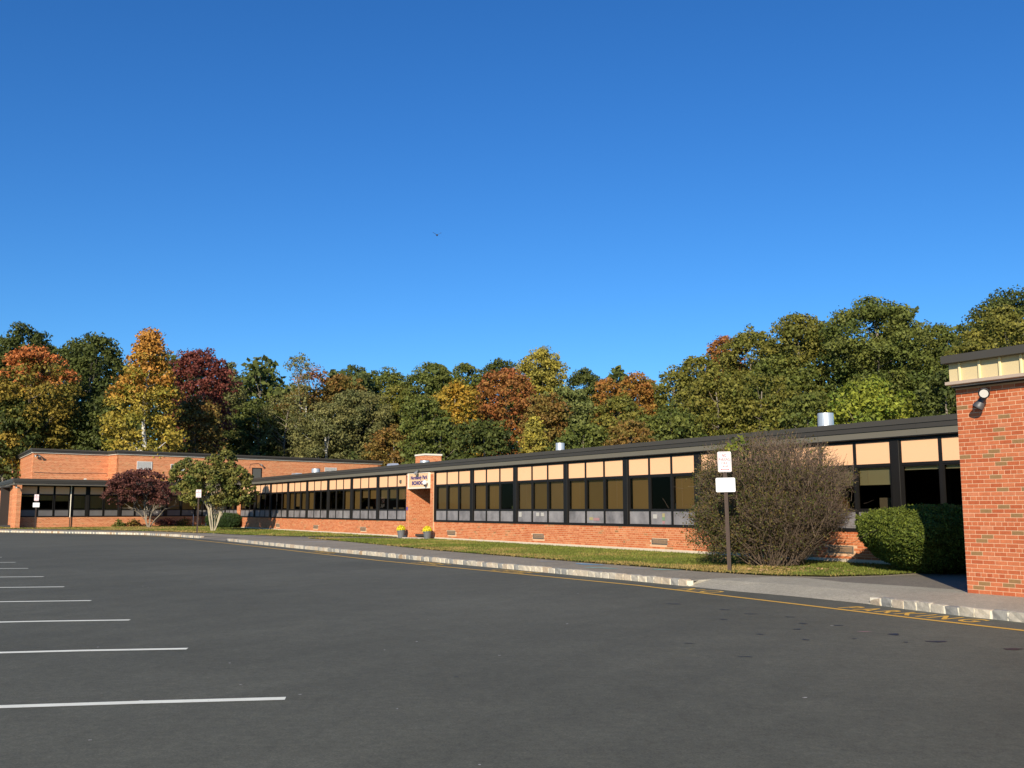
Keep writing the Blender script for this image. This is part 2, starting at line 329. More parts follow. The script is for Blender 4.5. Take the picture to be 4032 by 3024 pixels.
# kerb lines (lot side, z 0)
KL = [(-60, 77.0), (-46, 70.6), (-34., 65.0), (-27.4, 61.5), (-21.9, 58.1), (-18.6, 54.3), (-16.2, 51.1)]
KM = [(-13.63, 46.9), (-11.1, 42.6), (-8.86, 38.9), (-6.58, 35.2), (-4.26, 31.6), (-1.81, 27.6), (.2, 24.5), (2.5, 20.95), (3.47, 19.34)]
KR = [(5.70, 15.75), (5.98, 14.95), (6.43, 13.95), (7.0, 12.95), (8.1, 11.1), (10.2, 7.6), (13.5, 2.0), (17, -4)]
edge = KL + KM + [(4.2, 18.2), (4.98, 17.0)] + KR
inner = [(17, -4), (40, -4), (60, 60), (45, 99), (-60, 104), (-90, 104), (-90, 77)]
def poly(name, pts, z, m, parent=None, kind=None):
    from mathutils.geometry import tessellate_polygon
    vs = [Vector((x, y, z)) for x, y in pts]; tr = tessellate_polygon([vs]); fs = []
    for a, b_, c in tr:
        cr = (vs[b_] - vs[a]).cross(vs[c] - vs[a]).z
        if abs(cr) > 1e-9: fs.append((a, b_, c) if cr > 0 else (a, c, b_))
    me = bpy.data.meshes.new(name); me.from_pydata(vs, [], fs); me.materials.append(m)
    o = link(name, me, parent)
    if kind: tag(o, kind=kind)
    return o
ins = []                                               # pavement edge sits 0.13 m behind the kerb face
E_ = np.array(edge); 
for i in range(len(E_)):
    t = E_[min(i + 1, len(E_) - 1)] - E_[max(i - 1, 0)]; t /= np.linalg.norm(t); ins.append(E_[i] + np.array([-t[1], t[0]]) * .13)
PAV = .10
G1 = [(-13.95, 49.85)]; G2 = [(3.9, 19.9), (5.0, 18.8), (5.85, 17.55), (6.25, 16.2)]
nl = len(KL); nk = nl + len(KM)
pav = poly('pavement', [tuple(p) for p in ins[:nl]] + G1 + [tuple(p) for p in ins[nl:nk]] + G2 + [tuple(p) for p in ins[nk + 2:]] + inner[1:], PAV, M['walk'], kind='structure')
mb = MB()                                              # ramps down to the lot in the two kerb gaps
def ramp_strip(idx, m, name):
    mb = MB()
    for a, b in zip(idx[:-1], idx[1:]):
        pa, pb = ins[a], ins[b]
        mb.add([(*E_[a], 0.004), (*E_[b], 0.004), (pb[0], pb[1], PAV + .004), (pa[0], pa[1], PAV + .004)], [(0, 1, 2, 3)])
    return tag(mb.build(name, m), kind='structure')
nl, nm_ = len(KL), len(KM)
# shallow ramp: move those edge points further out so the slope is gentle
def slope(name, outer, inner_, m):
    mb = MB(); n = len(outer)
    mb.add([(*p, .004) for p in outer] + [(*p, PAV + .006) for p in inner_], [(i, i + 1, n + i + 1, n + i) for i in range(n - 1)]); return tag(mb.build(name, m), kind='structure')
slope('kerb_ramp', [(-16.35, 51.0), (-15.0, 48.9), (-13.75, 46.9)], [(-16.0, 51.35), (-13.9, 49.8), (-13.35, 47.1)], M['darkwalk'])
slope('kerb_ramp', [(3.40, 19.42), (3.44, 19.34), (4.15, 18.15), (4.95, 17.05), (5.66, 15.80), (5.74, 15.66)], [(3.56, 19.52), (4.0, 19.8), (5.0, 18.7), (5.8, 17.5), (6.2, 16.2), (5.93, 15.72)], M['apron'])
poly('apron', [(3.56, 19.52), (4.0, 19.8), (5.0, 18.7), (5.8, 17.5), (6.2, 16.2), (5.85, 15.72), (6.12, 15.0), (6.57, 13.98), (7.13, 13.0), (8.23, 11.15), (10.33, 7.65), (13.6, 2.1), (20, 0), (9.2, 14.4), (7.80, 17.35), (6.40, 19.1), (6.05, 20.2), (5.45, 20.55), (4.2, 20.1), (3.62, 19.65)], PAV + .006, M['apron'], kind='structure')
poly('patched_path', [(7.80, 17.35), (9.2, 14.4), (14, 19), (12, 22.5), (9.2, 21.6), (7.9, 20.8), (6.7, 20.3), (6.05, 20.2), (6.40, 19.1)], PAV + .003, M['darkwalk'], kind='structure')
poly('entrance_path', [(-20.5, 59.8), (-14.3, 53.2), (-11.45, 50.4), A(-3.7, -.12), A(.1, -.12), A(-4.6, -4.3), (-10.4, 48.6), (-13.2, 50.6), (-16.5, 55.5)], PAV + .003, M['darkwalk'], kind='structure')
# lawns
L1 = [(-10.0, 47.9), (-7.1, 42.6), (-5.23, 39.0), (-2.53, 33.55), (.2, 29.0), (2.0, 26.0), (3.3, 24.0), (4.22, 22.4), (5.4, 20.95), (6.6, 20.55), (7.9, 21.0), (9.2, 21.9), A(28.2, -.02), A(14, -.02), A(.4, -.02), A(-.6, -.9), A(-4.2, -3.9)]
L2 = [(-11.5, 50.9), (-14.4, 53.6), (-18.5, 58.2), (-20.5, 60.2), (-23.3, 63.2), (-29.5, 67.1), (-37.2, 71.2), (-50, 77.3), (-60, 82), (-60, 90), (-45.5, 90), B(-.6, -.6), B(14.3, -.02), A(-43, -.02), A(-20, -.02), A(-3.9, -.02)]
GZ = .13
def lawn(pts, name):
    return poly(name, pts, GZ, M['lawn'], kind='structure')
lawn(L1, 'lawn'); lawn(L2, 'lawn')
rng = np.random.default_rng(5)
def inpoly(x, y, P):
    P = np.array(P); c = np.zeros(len(x), bool); j = len(P) - 1
    for i in range(len(P)):
        xi, yi = P[i]; xj, yj = P[j]
        t = ((yi > y) != (yj > y)) & (x < (xj - xi) * (y - yi) / (yj - yi + 1e-12) + xi); c ^= t; j = i
    return c
def vnoise(x, y, s, seed=0):
    r = np.random.default_rng(seed); g = r.random((64, 64)); X = x / s; Y = y / s; i = np.floor(X).astype(int); j = np.floor(Y).astype(int); fx = X - i; fy = Y - j
    fx = fx * fx * (3 - 2 * fx); fy = fy * fy * (3 - 2 * fy); q = lambda a, b: g[a % 64, b % 64]
    return (q(i, j) * (1 - fx) + q(i + 1, j) * fx) * (1 - fy) + (q(i, j + 1) * (1 - fx) + q(i + 1, j + 1) * fx) * fy
leafG = m_leaf('grass_blades', (.12, .155, .025), (.25, .25, .055), trans=.2)
leafD = m_leaf('dry_blades', (.30, .21, .07), (.38, .27, .10), trans=.2)
def grass(P, dens, h, wd, name, grow=.06):
    P2 = np.array(P); x0, y0 = P2.min(0); x1, y1 = P2.max(0); n = int((x1 - x0) * (y1 - y0) * dens)
    x = rng.uniform(x0, x1, n); y = rng.uniform(y0, y1, n)
    jx = x + rng.normal(0, grow, n); jy = y + rng.normal(0, grow, n)
    k = inpoly(jx, jy, P); keep = rng.random(n) < np.clip(28 / np.hypot(x, y), .12, 1) ** 1.2; k &= keep; x = x[k]; y = y[k]; n = len(x)
    d = np.hypot(x, y); sc = np.clip(d / 28, 1, 2.6); ht = h * rng.uniform(.5, 1.3, n) * (.7 + .3 * sc); ww = wd * sc
    a = rng.uniform(0, 6.28, n); lean = rng.normal(0, .5, (n, 2)) * ht[:, None]
    z = np.full(n, GZ - .015)
    v = np.stack([np.stack([x - np.cos(a) * ww, y - np.sin(a) * ww, z], 1), np.stack([x + np.cos(a) * ww, y + np.sin(a) * ww, z], 1), np.stack([x + lean[:, 0], y + lean[:, 1], z + ht], 1)], 1)
    patch = vnoise(x + 50, y + 50, 1.6, 3) * .6 + vnoise(x + 50, y + 50, .45, 4) * .4
    u, wv = (x - PX) * DX + (y - PY) * DY, (x - PX) * NX + (y - PY) * NY
    front = np.clip((-wv - 3.2) / 2.5, 0, 1) * .3
    mi = ((patch + front + rng.normal(0, .1, n)) > .74).astype(int)
    tone = np.clip(patch * 1.3 - .2 + rng.normal(0, .12, n), 0, 1)
    tag(soup(name, v, 3, [leafG, leafD], None, rng.random(n), tone, mi), kind='stuff', label='short green and straw-coloured grass growing on the lawn by the wing', cat='grass')
grass(L1, 620, .05, .011, 'grass'); grass(L2, 330, .05, .012, 'grass')

# painted markings: sheets 4 mm above the lot, parts of the lot
def strip(name, pts, wd, m, parent, z=.004, ends=0):
    P = np.array(pts, float); n = len(P); Lp, Rp = [], []
    for i in range(n):
        t = P[min(i + 1, n - 1)] - P[max(i - 1, 0)]; t /= np.linalg.norm(t); q = np.array([-t[1], t[0]]) * wd / 2
        Lp.append((*(P[i] + q), z)); Rp.append((*(P[i] - q), z))
    mb = MB(); mb.add(Lp + Rp, [(i, i + 1, n + i + 1, n + i) for i in range(n - 1)]); return mb.build(name, m, parent)
stalls = [(-1.81, 7.98), (-3.52, 10.77), (-5.22, 13.51), (-6.97, 16.34), (-8.74, 19.23), (-10.52, 22.1), (-12.4, 25.19), (-14.17, 28.03), (-16.11, 31.0), (-17.9, 33.9)]
for i, (x, y) in enumerate(stalls):
    wob = [random.uniform(-.02, .02) for _ in range(6)]
    pts = [(x - t * .987, y - t * .157 + .035 * math.sin(t * 1.1 + .4) + wob[j] * .5) for j, t in enumerate((0, 1.1, 2.2, 3.3, 4.4, 5.5))]
    strip('parking_line', pts, .12, M['paintw'], lot)
strip('fire_lane_line', [(-46, 69.3), (-34, 63.6), (-27, 60.1), (-22.2, 57.0), (-19.2, 54.1), (-14.33, 46.3), (-10.2, 39.6), (-6.07, 32.6), (-3.85, 28.9), (-.42, 23.95), (2.5, 19.6), (4.46, 15.9), (5.58, 13.75), (6.5, 12.15), (8.3, 9.1), (12, 3)], .105, M['painty'], lot)
def letter(body, x, y, wid, hgt, ang, m, spc=1.25):
    me = text_mesh(body, 1, 0, .014, spacing=spc * 1.08); xs = [v.co.x for v in me.vertices]; ys = [v.co.y for v in me.vertices]
    sx = wid / (max(xs) - min(xs)); sy = hgt / max(ys); x0 = min(xs)
    for v in me.vertices: v.co.x = (v.co.x - x0) * sx; v.co.y *= sy
    me.materials.append(m); return link('fire_lane_lettering', me, lot, (x, y, .004), ang)
letter('PARKING', 4.99, 15.17, 2.25, .46, math.atan2(13.10 - 15.13, 6.12 - 4.92), M['painty'])
letter('NO', 3.10, 18.66, .95, .46, math.atan2(-1.3, .75), M['faded'], 1.5)
letter('LANE', -.55, 24.5, 1.5, .55, math.atan2(-1.55, .95), M['faded'])
letter('FIRE', -2.9, 28.0, 1.5, .55, math.atan2(-1.6, 1.0), M['faded'])
letter('PARKING', -7.3, 35.2, 1.9, .55, math.atan2(-1.6, 1.0), M['faded'])
def blob(name, x, y, rx, ry, m, parent, z, ang=0, seed=0):
    r = random.Random(seed); n = 18; ph = [r.uniform(0, 6.28) for _ in range(4)]
    pts = []
    for i in range(n):
        a = 2 * math.pi * i / n; k = 1 + .25 * math.sin(2 * a + ph[0]) + .18 * math.sin(3 * a + ph[1]) + .12 * math.sin(5 * a + ph[2]) + r.uniform(-.1, .1)
        px, py = math.cos(a) * rx * k, math.sin(a) * ry * k; pts.append((x + px * math.cos(ang) - py * math.sin(ang), y + px * math.sin(ang) + py * math.cos(ang), z))
    mb = MB(); mb.add(pts, [tuple(range(n))]); return mb.build(name, m, parent)
for i, (x, y, a, b) in enumerate([(4.62, 12.0, .075, .07), (4.86, 11.35, .10, .07), (5.42, 10.75, .10, .07), (5.75, 9.9, .10, .06), (4.25, 12.9, .05, .035), (3.85, 13.1, .06, .03), (4.48, 11.3, .03, .03), (3.9, 13.9, .06, .03), (3.45, 14.3, .08, .04), (3.2, 14.9, .08, .03), (2.9, 13.6, .05, .03), (3.4, 11.5, .04, .03), (3.0, 12.0, .04, .03), (2.6, 15.8, .10, .05), (3.6, 12.5, .04, .04), (4.0, 11.6, .03, .02), (2.0, 11.2, .05, .02), (-.5, 9.0, .02, .015), (2.4, 10.2, .06, .02)]):
    blob('oil_spot', x, y, a, b, M['stain'], lot, .0035 + .0002 * (i % 3), R(-10), i)
for i in range(28):                                     # pale specks and grit on the lot
    y = random.uniform(5.5, 26); x = random.uniform(-.42, .42) * y; r_ = random.uniform(.008, .018)
    blob('pale_speck', x, y, r_, r_, M['paper'], lot, .005, 0, 100 + i)
blob('pink_chalk_scrap', 4.35, 12.25, .09, .02, M['cr'], lot, .005, R(8), 5)
for i, (x, y, rx, ry, m, lb) in enumerate([(1.95, 25.2, .42, .14, 'chalkb', 'blue chalk smear on the asphalt walk, the bluest and farthest left of the chalk marks'), (2.15, 23.6, .36, .12, 'chalkg', 'pale turquoise chalk smear close to the kerb stones'),
        (3.55, 23.0, .34, .12, 'chalkg', 'green chalk smear on the walk just left of the brown sign post'), (2.95, 23.5, .36, .09, 'chalkw', 'white chalk smear between the green and blue chalk marks'), (.9, 26.6, .3, .1, 'chalkw', 'faint white chalk smear on the walk in front of the third bay')]):
    o = blob('chalk_mark', x, y, rx, ry, M[m], None, PAV + .009, R(-35), 50 + i); tag(o, lb, 'chalk mark', 'chalk marks on the asphalt walk')
for i, (x, y, rx, ry) in enumerate([(-17.0, 56.6, 1.3, .35), (-14.3, 52.6, 1.2, .28), (-13.0, 49.8, .9, .2), (-10.9, 47.9, 1.0, .2), (-8.6, 42.6, .9, .2), (-6.2, 51.2, .8, .25)]):
    blob('worn_patch', x, y, rx, ry, M['chalkw'], pav, .008 + PAV, R(-8), 70 + i).location.z = 0

# ------------------------------------------------------------------ granite kerbs
def stone_mesh(seed):
    r = random.Random(seed); L, W, H = .235 * r.uniform(.9, 1.06), .13, .16
    bm = bmesh.new(); bmesh.ops.create_cube(bm, size=1)
    bmesh.ops.subdivide_edges(bm, edges=bm.edges[:], cuts=1, use_grid_fill=True)
    for v in bm.verts:
        k = .93 if sum(abs(c) > .4 for c in v.co) == 3 else 1
        v.co = Vector((v.co.x * L * k + r.uniform(-.008, .008), v.co.y * W * k + r.uniform(-.009, .009), v.co.z * H * k + r.uniform(-.006, .006)))
    me = bpy.data.meshes.new('kerb_stone'); bm.to_mesh(me); bm.free(); me.materials.append(M['stone'])
    a = me.attributes.new('rnd', 'FLOAT', 'FACE'); a.data.foreach_set('value', [r.random()] * len(me.polygons)); return me
SM = [stone_mesh(i) for i in range(16)]
def kerb(pts, name, n0, maxn=400, spacing=.255):
    P = np.array(pts, float); seg = np.linalg.norm(np.diff(P, axis=0), axis=1); cum = np.r_[0, np.cumsum(seg)]
    base = MB()
    n = len(P)
    for i in range(n - 1):
        base.run(P[i], P[i + 1], .012, .118, -.05, PAV + .008)
    k = tag(base.build(name, M['joint']), kind='structure')
    s = spacing / 2; c = 0
    while s < cum[-1] and c < maxn:
        x = np.interp(s, cum, P[:, 0]); y = np.interp(s, cum, P[:, 1]); i = min(np.searchsorted(cum, s) - 1, n - 2); i = max(i, 0)
        d = P[i + 1] - P[i]; d /= np.linalg.norm(d); nn = np.array([-d[1], d[0]])
        o = link('kerb_stone', random.choice(SM), k, (x + nn[0] * .065, y + nn[1] * .065, PAV - .055 + random.uniform(-.008, .008)), math.atan2(d[1], d[0]) + random.uniform(-.03, .03))
        if s < spacing and n0: o.location.z -= .035; o.rotation_euler.y = -.25
        s += spacing; c += 1
    return k
kerb(KM, 'granite_kerb', True); kerb(KR[:6], 'granite_kerb', True, 60)
kerb(KL[::-1][:6][::-1], 'granite_kerb', False, 300, .30)

# ------------------------------------------------------------------ bricks built one by one
CO = .0705; BL = .2115; BH = .0575; JT = .014
def brick_me(L, seed, dep=.022, m='brick'):
    r = random.Random(seed); mb = MB(); mb.box(-L / 2, L / 2, -dep, 0, 0, BH, 0, max(.001, r.random()))
    me = bpy.data.meshes.new('brick'); me.from_pydata(mb.v, [], mb.f); me.materials.append(M[m])
    a = me.attributes.new('rnd', 'FLOAT', 'FACE'); a.data.foreach_set('value', mb.r); return me
BM_S = [brick_me(BL - JT, i) for i in range(16)]; BM_H = [brick_me(BL / 2 - JT, 40 + i) for i in range(12)]
BM_S2 = [brick_me(BL - JT, i, m='brick2') for i in range(16)]; BM_H2 = [brick_me(BL / 2 - JT, 40 + i, m='brick2') for i in range(12)]
def brick_rows(L, n, phase=0, first=3):
    """(centre, z, length) of the bricks of a wall of length L: five stretcher courses, then one of headers"""
    out = []
    for k in range(n):
        hd = (k + first) % 6 == 5; step = BL / 2 if hd else BL; x = -(step / 2 if (k % 2 and not hd) else (BL / 4 if hd else 0))
        while x < L - .001:
            a, b = max(x, 0), min(x + step, L)
            if b - a > .035: out.append(((a + b) / 2, k * CO, b - a - JT))
            x += step
    return out
def brick_wall(parent, a, b, z0, n, single=None, first=3, seed=1, proud=.006, name='brickwork', skip=None, bm='brick'):
    """mortar backing is the caller's wall; bricks stand `proud` of the line a-b on the right-hand side"""
    r = random.Random(seed); ax, ay = a; dx, dy = b[0] - ax, b[1] - ay; L = math.hypot(dx, dy); dx /= L; dy /= L; nx, ny = -dy, dx; ang = math.atan2(dy, dx)
    V, RN = [], []; cnt = 0
    for c, z, ln in brick_rows(L, n, 0, first):
        if skip and skip(c, z + z0): continue
        if single and single[0] <= c <= single[1] and cnt < 300:
            me = r.choice(BM_H if bm == 'brick' else BM_H2) if ln < .15 else r.choice(BM_S if bm == 'brick' else BM_S2)
            o = link('brick', me, parent, (ax + dx * c - nx * (proud - .02), ay + dy * c - ny * (proud - .02), z0 + z), ang); 
            full = (BL / 2 if ln < .15 else BL) - JT
            if abs(full - ln) > .003: o.scale.x = ln / full
            cnt += 1; continue
        o0, o1 = proud + r.uniform(-.0015, .0015), -.015; h = ln / 2
        def P(t, q, zz): return (ax + dx * (c + t) - nx * q, ay + dy * (c + t) - ny * q, zz)
        zb, zt = z0 + z, z0 + z + BH
        p = [P(-h, o0, zb), P(h, o0, zb), P(h, o1, zb), P(-h, o1, zb), P(-h, o0, zt), P(h, o0, zt), P(h, o1, zt), P(-h, o1, zt)]
        rv = r.random()
        for f in ((0, 1, 5, 4), (1, 2, 6, 5), (3, 0, 4, 7), (4, 5, 6, 7), (0, 3, 2, 1)):
            V += [p[i] for i in f]; RN.append(rv)
    if V: tag(soup(name, np.array(V), 4, M[bm], parent, RN), kind='stuff')

# ------------------------------------------------------------------ the long classroom wing (frame A, world coordinates via empty)
wing = thing('classroom_wing', 'long low brick classroom wing with black framed windows and a row of peach panels', 'building', (PX, PY, 0), RZA)
U0, U1 = -43.2, 31.2; ZS, ZT = .949, 3.31; ZB = .21
DEP = 13
wm = MB()                                                # masonry core (mortar coloured), sits behind the bricks
wm.box(0.0, U1, 0, .3, ZB, ZS - .02); wm.box(U0, -2.95, 0, .3, ZB, ZS - .02)
wm.build('wall', M['mortar2'], wing)
mb = MB(); mb.box(0.02, U1, -.03, .3, -.1, ZB); mb.box(U0, -2.97, -.03, .3, -.1, ZB); mb.build('foundation', M['concrete'], wing)
VENTS = [(1.34, 2.10, .375, .49), (8.58, 9.35, .385, .475), (15.85, 16.64, .36, .475), (23.18, 23.99, .335, .565), (-8.85, -8.11, .375, .56), (-16.17, -15.42, .35, .56), (-23.4, -22.65, .36, .56)]
for i, v in enumerate(VENTS): VENTS[i] = (v[0], v[1], .355, .545)
def skipA(off):
    def f(c, z):
        u = c + off
        return any(a - .04 < u < b + .04 and z0 - .075 < z < z1 + .01 for a, b, z0, z1 in VENTS)
    return f
NC = int((ZS - .02 - ZB) / CO)
brick_wall(wing, (0, 0), (U1, 0), ZB + .012, NC, single=(18.9, 24.6), seed=2, skip=skipA(0), bm='brick2')
brick_wall(wing, (U0, 0), (-2.95, 0), ZB + .012, NC, seed=3, skip=skipA(U0), bm='brick2')
for a, b, z0, z1 in VENTS:
    mb = MB(); mb.box(a, b, -.012, .02, z0, z0 + .025); mb.box(a, b, -.012, .02, z1 - .025, z1); mb.box(a, a + .025, -.012, .02, z0 + .025, z1 - .025); mb.box(b - .025, b, -.012, .02, z0 + .025, z1 - .025)
    v = mb.build('wall_vent', M['louvre'], wing)
    MB().box(a + .025, b - .025, .012, .02, z0 + .025, z1 - .025).build('backing', M['gap'], v)
    mb = MB(); n = 6
    for k in range(n):
        z = z0 + .03 + (z1 - z0 - .06) * k / n; mb.add([(a + .025, -.010, z), (b - .025, -.010, z), (b - .025, .008, z + .017), (a + .025, .008, z + .017)], [(0, 1, 2, 3)])
    for f in range(n): pass
    mb.build('vent_slats', M['ventdark'], v)
# sill strip, head, mullions
def rail(a, b):
    MB().box(a, b, -.035, .12, ZS - .02, ZS + .035).build('window_sill', M['black'], wing, bevel=.004)
    MB().box(a, b, -.02, .12, 3.215, 3.30).build('window_head', M['black'], wing)
rail(0.0, U1); rail(U0, -2.95)
BW = 3.6294
ITEMS = {}
def window(u0, u1, blind, pale=False, extra=None, par=None, sh=0, deep=.0):
    par = par or wing; z0, z1, z2, z3 = ZS + .035, 1.47, 2.60, 3.215
    fr = MB(); t = .045
    fr.box(u0, u0 + t, -.005, .10, z0, z3); fr.box(u1 - t, u1, -.005, .10, z0, z3)
    for za, zb in ((z0, z0 + .03), (z1 - .025, z1 + .025), (z2 - .01, z2 + .06)): fr.box(u0 + t, u1 - t, -.003, .098, za, zb)
    W = fr.build('window', M['black'], par)
    MB().box(u0 + t, u1 - t, .015, .045, z2 + .06, z3).build('upper_panel', M['peach'], W)
    MB().box(u0 + t, u1 - t, .02, .04, z0 + .03, z1 - .025).build('lower_panel', M['lower' if par is wing else 'lower_shaded'], W)
    sash = MB(); s = .03; a, b = u0 + t, u1 - t
    sash.box(a, a + s, .012, .06, z1 + .025, z2 - .01); sash.box(b - s, b, .012, .06, z1 + .025, z2 - .01); sash.box(a + s, b - s, .012, .06, z1 + .025, z1 + .05); sash.box(a + s, b - s, .012, .06, z2 - .04, z2 - .01)
    sash.build('sash', M['black'], W)
    gp = MB(); gp.add([(a + s, .035, z1 + .05), (b - s, .035, z1 + .05), (b - s, .035, z2 - .04), (a + s, .035, z2 - .04)], [(0, 1, 2, 3)]); gp.build('pane', M['glass'], W)
    if blind > 0:
        g = random.uniform(0, .03) if random.random() < .5 else 0
        zb = z2 - .02 - (z2 - .02 - z1 - .02) * blind; bl = MB(); n = 10
        yb = .11 + random.uniform(0, .03)
        xs = [a + g + (b - a - g) * i / n for i in range(n + 1)]
        ph = random.uniform(0, 6); am = random.uniform(.001, .006)
        bl.add([(x, yb + am * math.sin(x * 7 + ph), zb) for x in xs] + [(x, yb + am * .3 * math.sin(x * 7 + ph), z2 - .01) for x in xs], [(i, i + 1, n + 2 + i, n + 1 + i) for i in range(n)])
        bl.box(a + g, b, yb - .008, yb + .008, zb - .02, zb + .004)
        bl.build('blind', M['blind2' if pale else random.choice(('blind', 'blind', 'blindb', 'blindc'))], W)
        if random.random() < .35:
            xc = random.uniform(a + .15, b - .1); MB().box(xc - .004, xc + .004, yb - .018, yb - .014, max(zb, z1 + .1), z2 - .05).build('pull_cord', M['white'], W)
    if extra:
        for (x0, x1, za, zb, m) in extra:
            MB().box(u0 + x0, u0 + x1, .010, .014, za, zb).build('paper', M[m], W)
    return W
def bay(ua, ub, blinds, edge=.125, par=None, pale=False, extra=None):
    """three windows between two wide mullions"""
    a, b = ua + edge, ub - edge; k = (b - a) / 3
    for i in range(3): window(a + k * i, a + k * (i + 1), blinds[i], pale if not isinstance(pale, (list, tuple)) else pale[i], (extra or {}).get(i), par)
def mullion(u, wd=.25, par=None):
    MB().box(u - wd / 2, u + wd / 2, -.045, .12, ZS + .035, 3.215).build('mullion', M['black'], par or wing, bevel=.006)
right = [((1, 1, 1), 0, None), ((1, 1, 0), 0, {1: [(.2, .85, 1.08, 1.4, 'paper')] if 0 else None}), ((1, 1, 1), 0, {0: [(.12, .32, 1.2, 1.4, 'paper')], 1: [(.28, .5, 1.24, 1.38, 'paper'), (.62, .84, 1.24, 1.38, 'paper')]}), ((1, 1, 1), 0, {1: [(.2, .42, 1.12, 1.22, 'cy'), (.46, .8, 1.1, 1.2, 'cr')]}),
         ((1, .0, 1), 0, {1: [(.62, .74, 1.25, 1.37, 'cy'), (.62, .74, 1.14, 1.25, 'cg'), (.62, .74, 1.03, 1.13, 'cr'), (.15, .35, 1.2, 1.34, 'paper')]}), ((.8, .9, .7), 0, None), ((.35, .40, .40), 1, None), ((.08, .08, .1), 1, None), ((.4, .4, .4), 1, None)]
MB().box(0.0, .07, -.03, .12, ZS + .035, 3.215).build('mullion', M['black'], wing)
for i, (bl, pale, ex) in enumerate(right):
    ua, ub = BW * i, min(BW * (i + 1), U1); 
    if i < 8: bay(ua, ub, bl, pale=bool(pale), extra={k: v for k, v in (ex or {}).items() if v})
    else: window(ua + .125, ua + 1.3, .1, True); 
    if i: mullion(ua)
left = [(.45, .45, .5), (1, .4, .45), (0, .0, 1), (1, 0, 0), (.95, .8, .95), (0, 0, .9), (.9, .3, 0), (.9, .0, 0), (.4, 1, .3), (1, .8, 1), (1, 0, 1)]
for i, bl in enumerate(left):
    ub = -2.95 - BW * i if i < 8 else -2.95 - BW * 8 - .45 - BW * (i - 8); ua = ub - BW
    if ua < U0 - .1: ua = U0
    bay(ua, ub, bl); mullion(ub - (.06 if i == 0 else 0), .12 if i == 0 else .25)
PW = -2.95 - BW * 8 - .225
MB().box(PW - .2, PW + .2, -.12, .14, ZB - .1, 3.3).build('brick_pier', M['brickwall'], wing, uv=True)
# rooms behind
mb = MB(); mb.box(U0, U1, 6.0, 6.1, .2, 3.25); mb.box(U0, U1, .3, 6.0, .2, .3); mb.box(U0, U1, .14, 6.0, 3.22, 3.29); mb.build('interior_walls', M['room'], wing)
for k in range(0, 20):
    u = -40 + k * 3.63; MB().box(u - .05, u + .05, 2.2, 6.0, .3, 3.22).build('partition', M['room'], wing) if k % 2 == 0 and not -4 < u < 1 else None
r_ = random.Random(11)                                    # classroom furniture and bright things seen behind the glass
for (u, mname, h, wd) in [(6.5, 'cg', .75, .35), (6.9, 'co', .95, .25), (6.75, 'cr', .6, .3), (16.6, 'paper', .8, .3), (-5.4, 'paper', .7, .35), (-4.2, 'cy', .6, .3), (-9.6, 'paper', .75, .3), (-27.5, 'paper', .8, .4), (-20.3, 'cg', .8, .3), (22.9, 'wood', 1.0, .3), (24.6, 'paper', .9, .12), (-16.5, 'paper', .6, .3), (-35, 'paper', .8, .5)]:
    mb = MB(); mb.box(u - wd, u + wd, .5, .9, .9, .9 + h); mb.box(u - wd * .6, u + wd * .5, .45, .5, .9 + h * .2, .9 + h * .7); mb.box(u - wd * 1.05, u + wd * 1.05, .4, 1.0, .3, .9); mb.build('cupboard', M[mname], wing)
# roof: slab and three fascia boards
mb = MB(); mb.box(U0 - .2, U1, -.02, DEP, 3.36, 3.66); mb.box(U0, U1, -.1, DEP, 3.30, 3.36); roof = mb.build('roof', M['roof'], wing)
seg = 3.05; k = 0; u = U0 - .8
while u < U1:
    e = min(u + seg, U1)
    MB().box(u + .002, e - .002, -.20, -.06, 3.60, 3.735).build('fascia_board', M['capdark'], roof)
    MB().box(u + .002 - .9 * 0, e - .002, -.175, -.07, 3.475, 3.598).build('fascia_strip', M['capmid'], roof)
    MB().box(u + .002, e - .002, -.145, -.06, 3.31, 3.473).build('gutter_board', M['caplight'], roof)
    u = e
mb = MB(); mb.box(U0 - .8, U1, -.145, 0.1, 3.285, 3.312); mb.build('soffit', M['black'], roof)
mb = MB(); mb.box(U0, U1, DEP - .3, DEP, 0, 3.4); mb.box(U1 - .3, U1, .3, DEP - .3, 0, 3.4); mb.build('rear_wall', M['brickwall'], wing, uv=True)
# entrance niche
mb = MB()
mb.box(-2.95, -2.64, -.06, 1.2, 0, 3.3); mb.box(-.32, 0.0, -.06, 1.2, 0, 3.3)
piers = mb.build('entrance_pier', M['mortar2'], wing)
NP = int(3.05 / CO)
brick_wall(wing, (-2.95, -.06), (-2.64, -.06), .15, NP, seed=5, name='pier_brickwork', bm='brick2'); brick_wall(wing, (-.32, -.06), (0, -.06), .15, NP, seed=6, name='pier_brickwork', bm='brick2')
brick_wall(wing, (-2.64, -.06), (-2.64, 1.2), .15, NP, seed=7, name='pier_brickwork', bm='brick2')
d = MB().box(-2.64, -.32, 1.2, 1.3, .12, 3.3).build('entrance_door', M['black'], wing)
MB().box(-2.4, -1.55, 1.17, 1.198, .4, 2.2).build('door_glass', M['glass'], d); MB().box(-1.45, -.55, 1.17, 1.198, .4, 2.2).build('door_glass', M['glass'], d)
MB().box(-2.75, -.2, -.5, 1.2, .02, .15).build('doorstep', M['concrete'], wing)
MB().box(-2.90, -2.77, -.075, -.062, 1.46, 1.62).build('blue_sticker', M['blue'], wing)
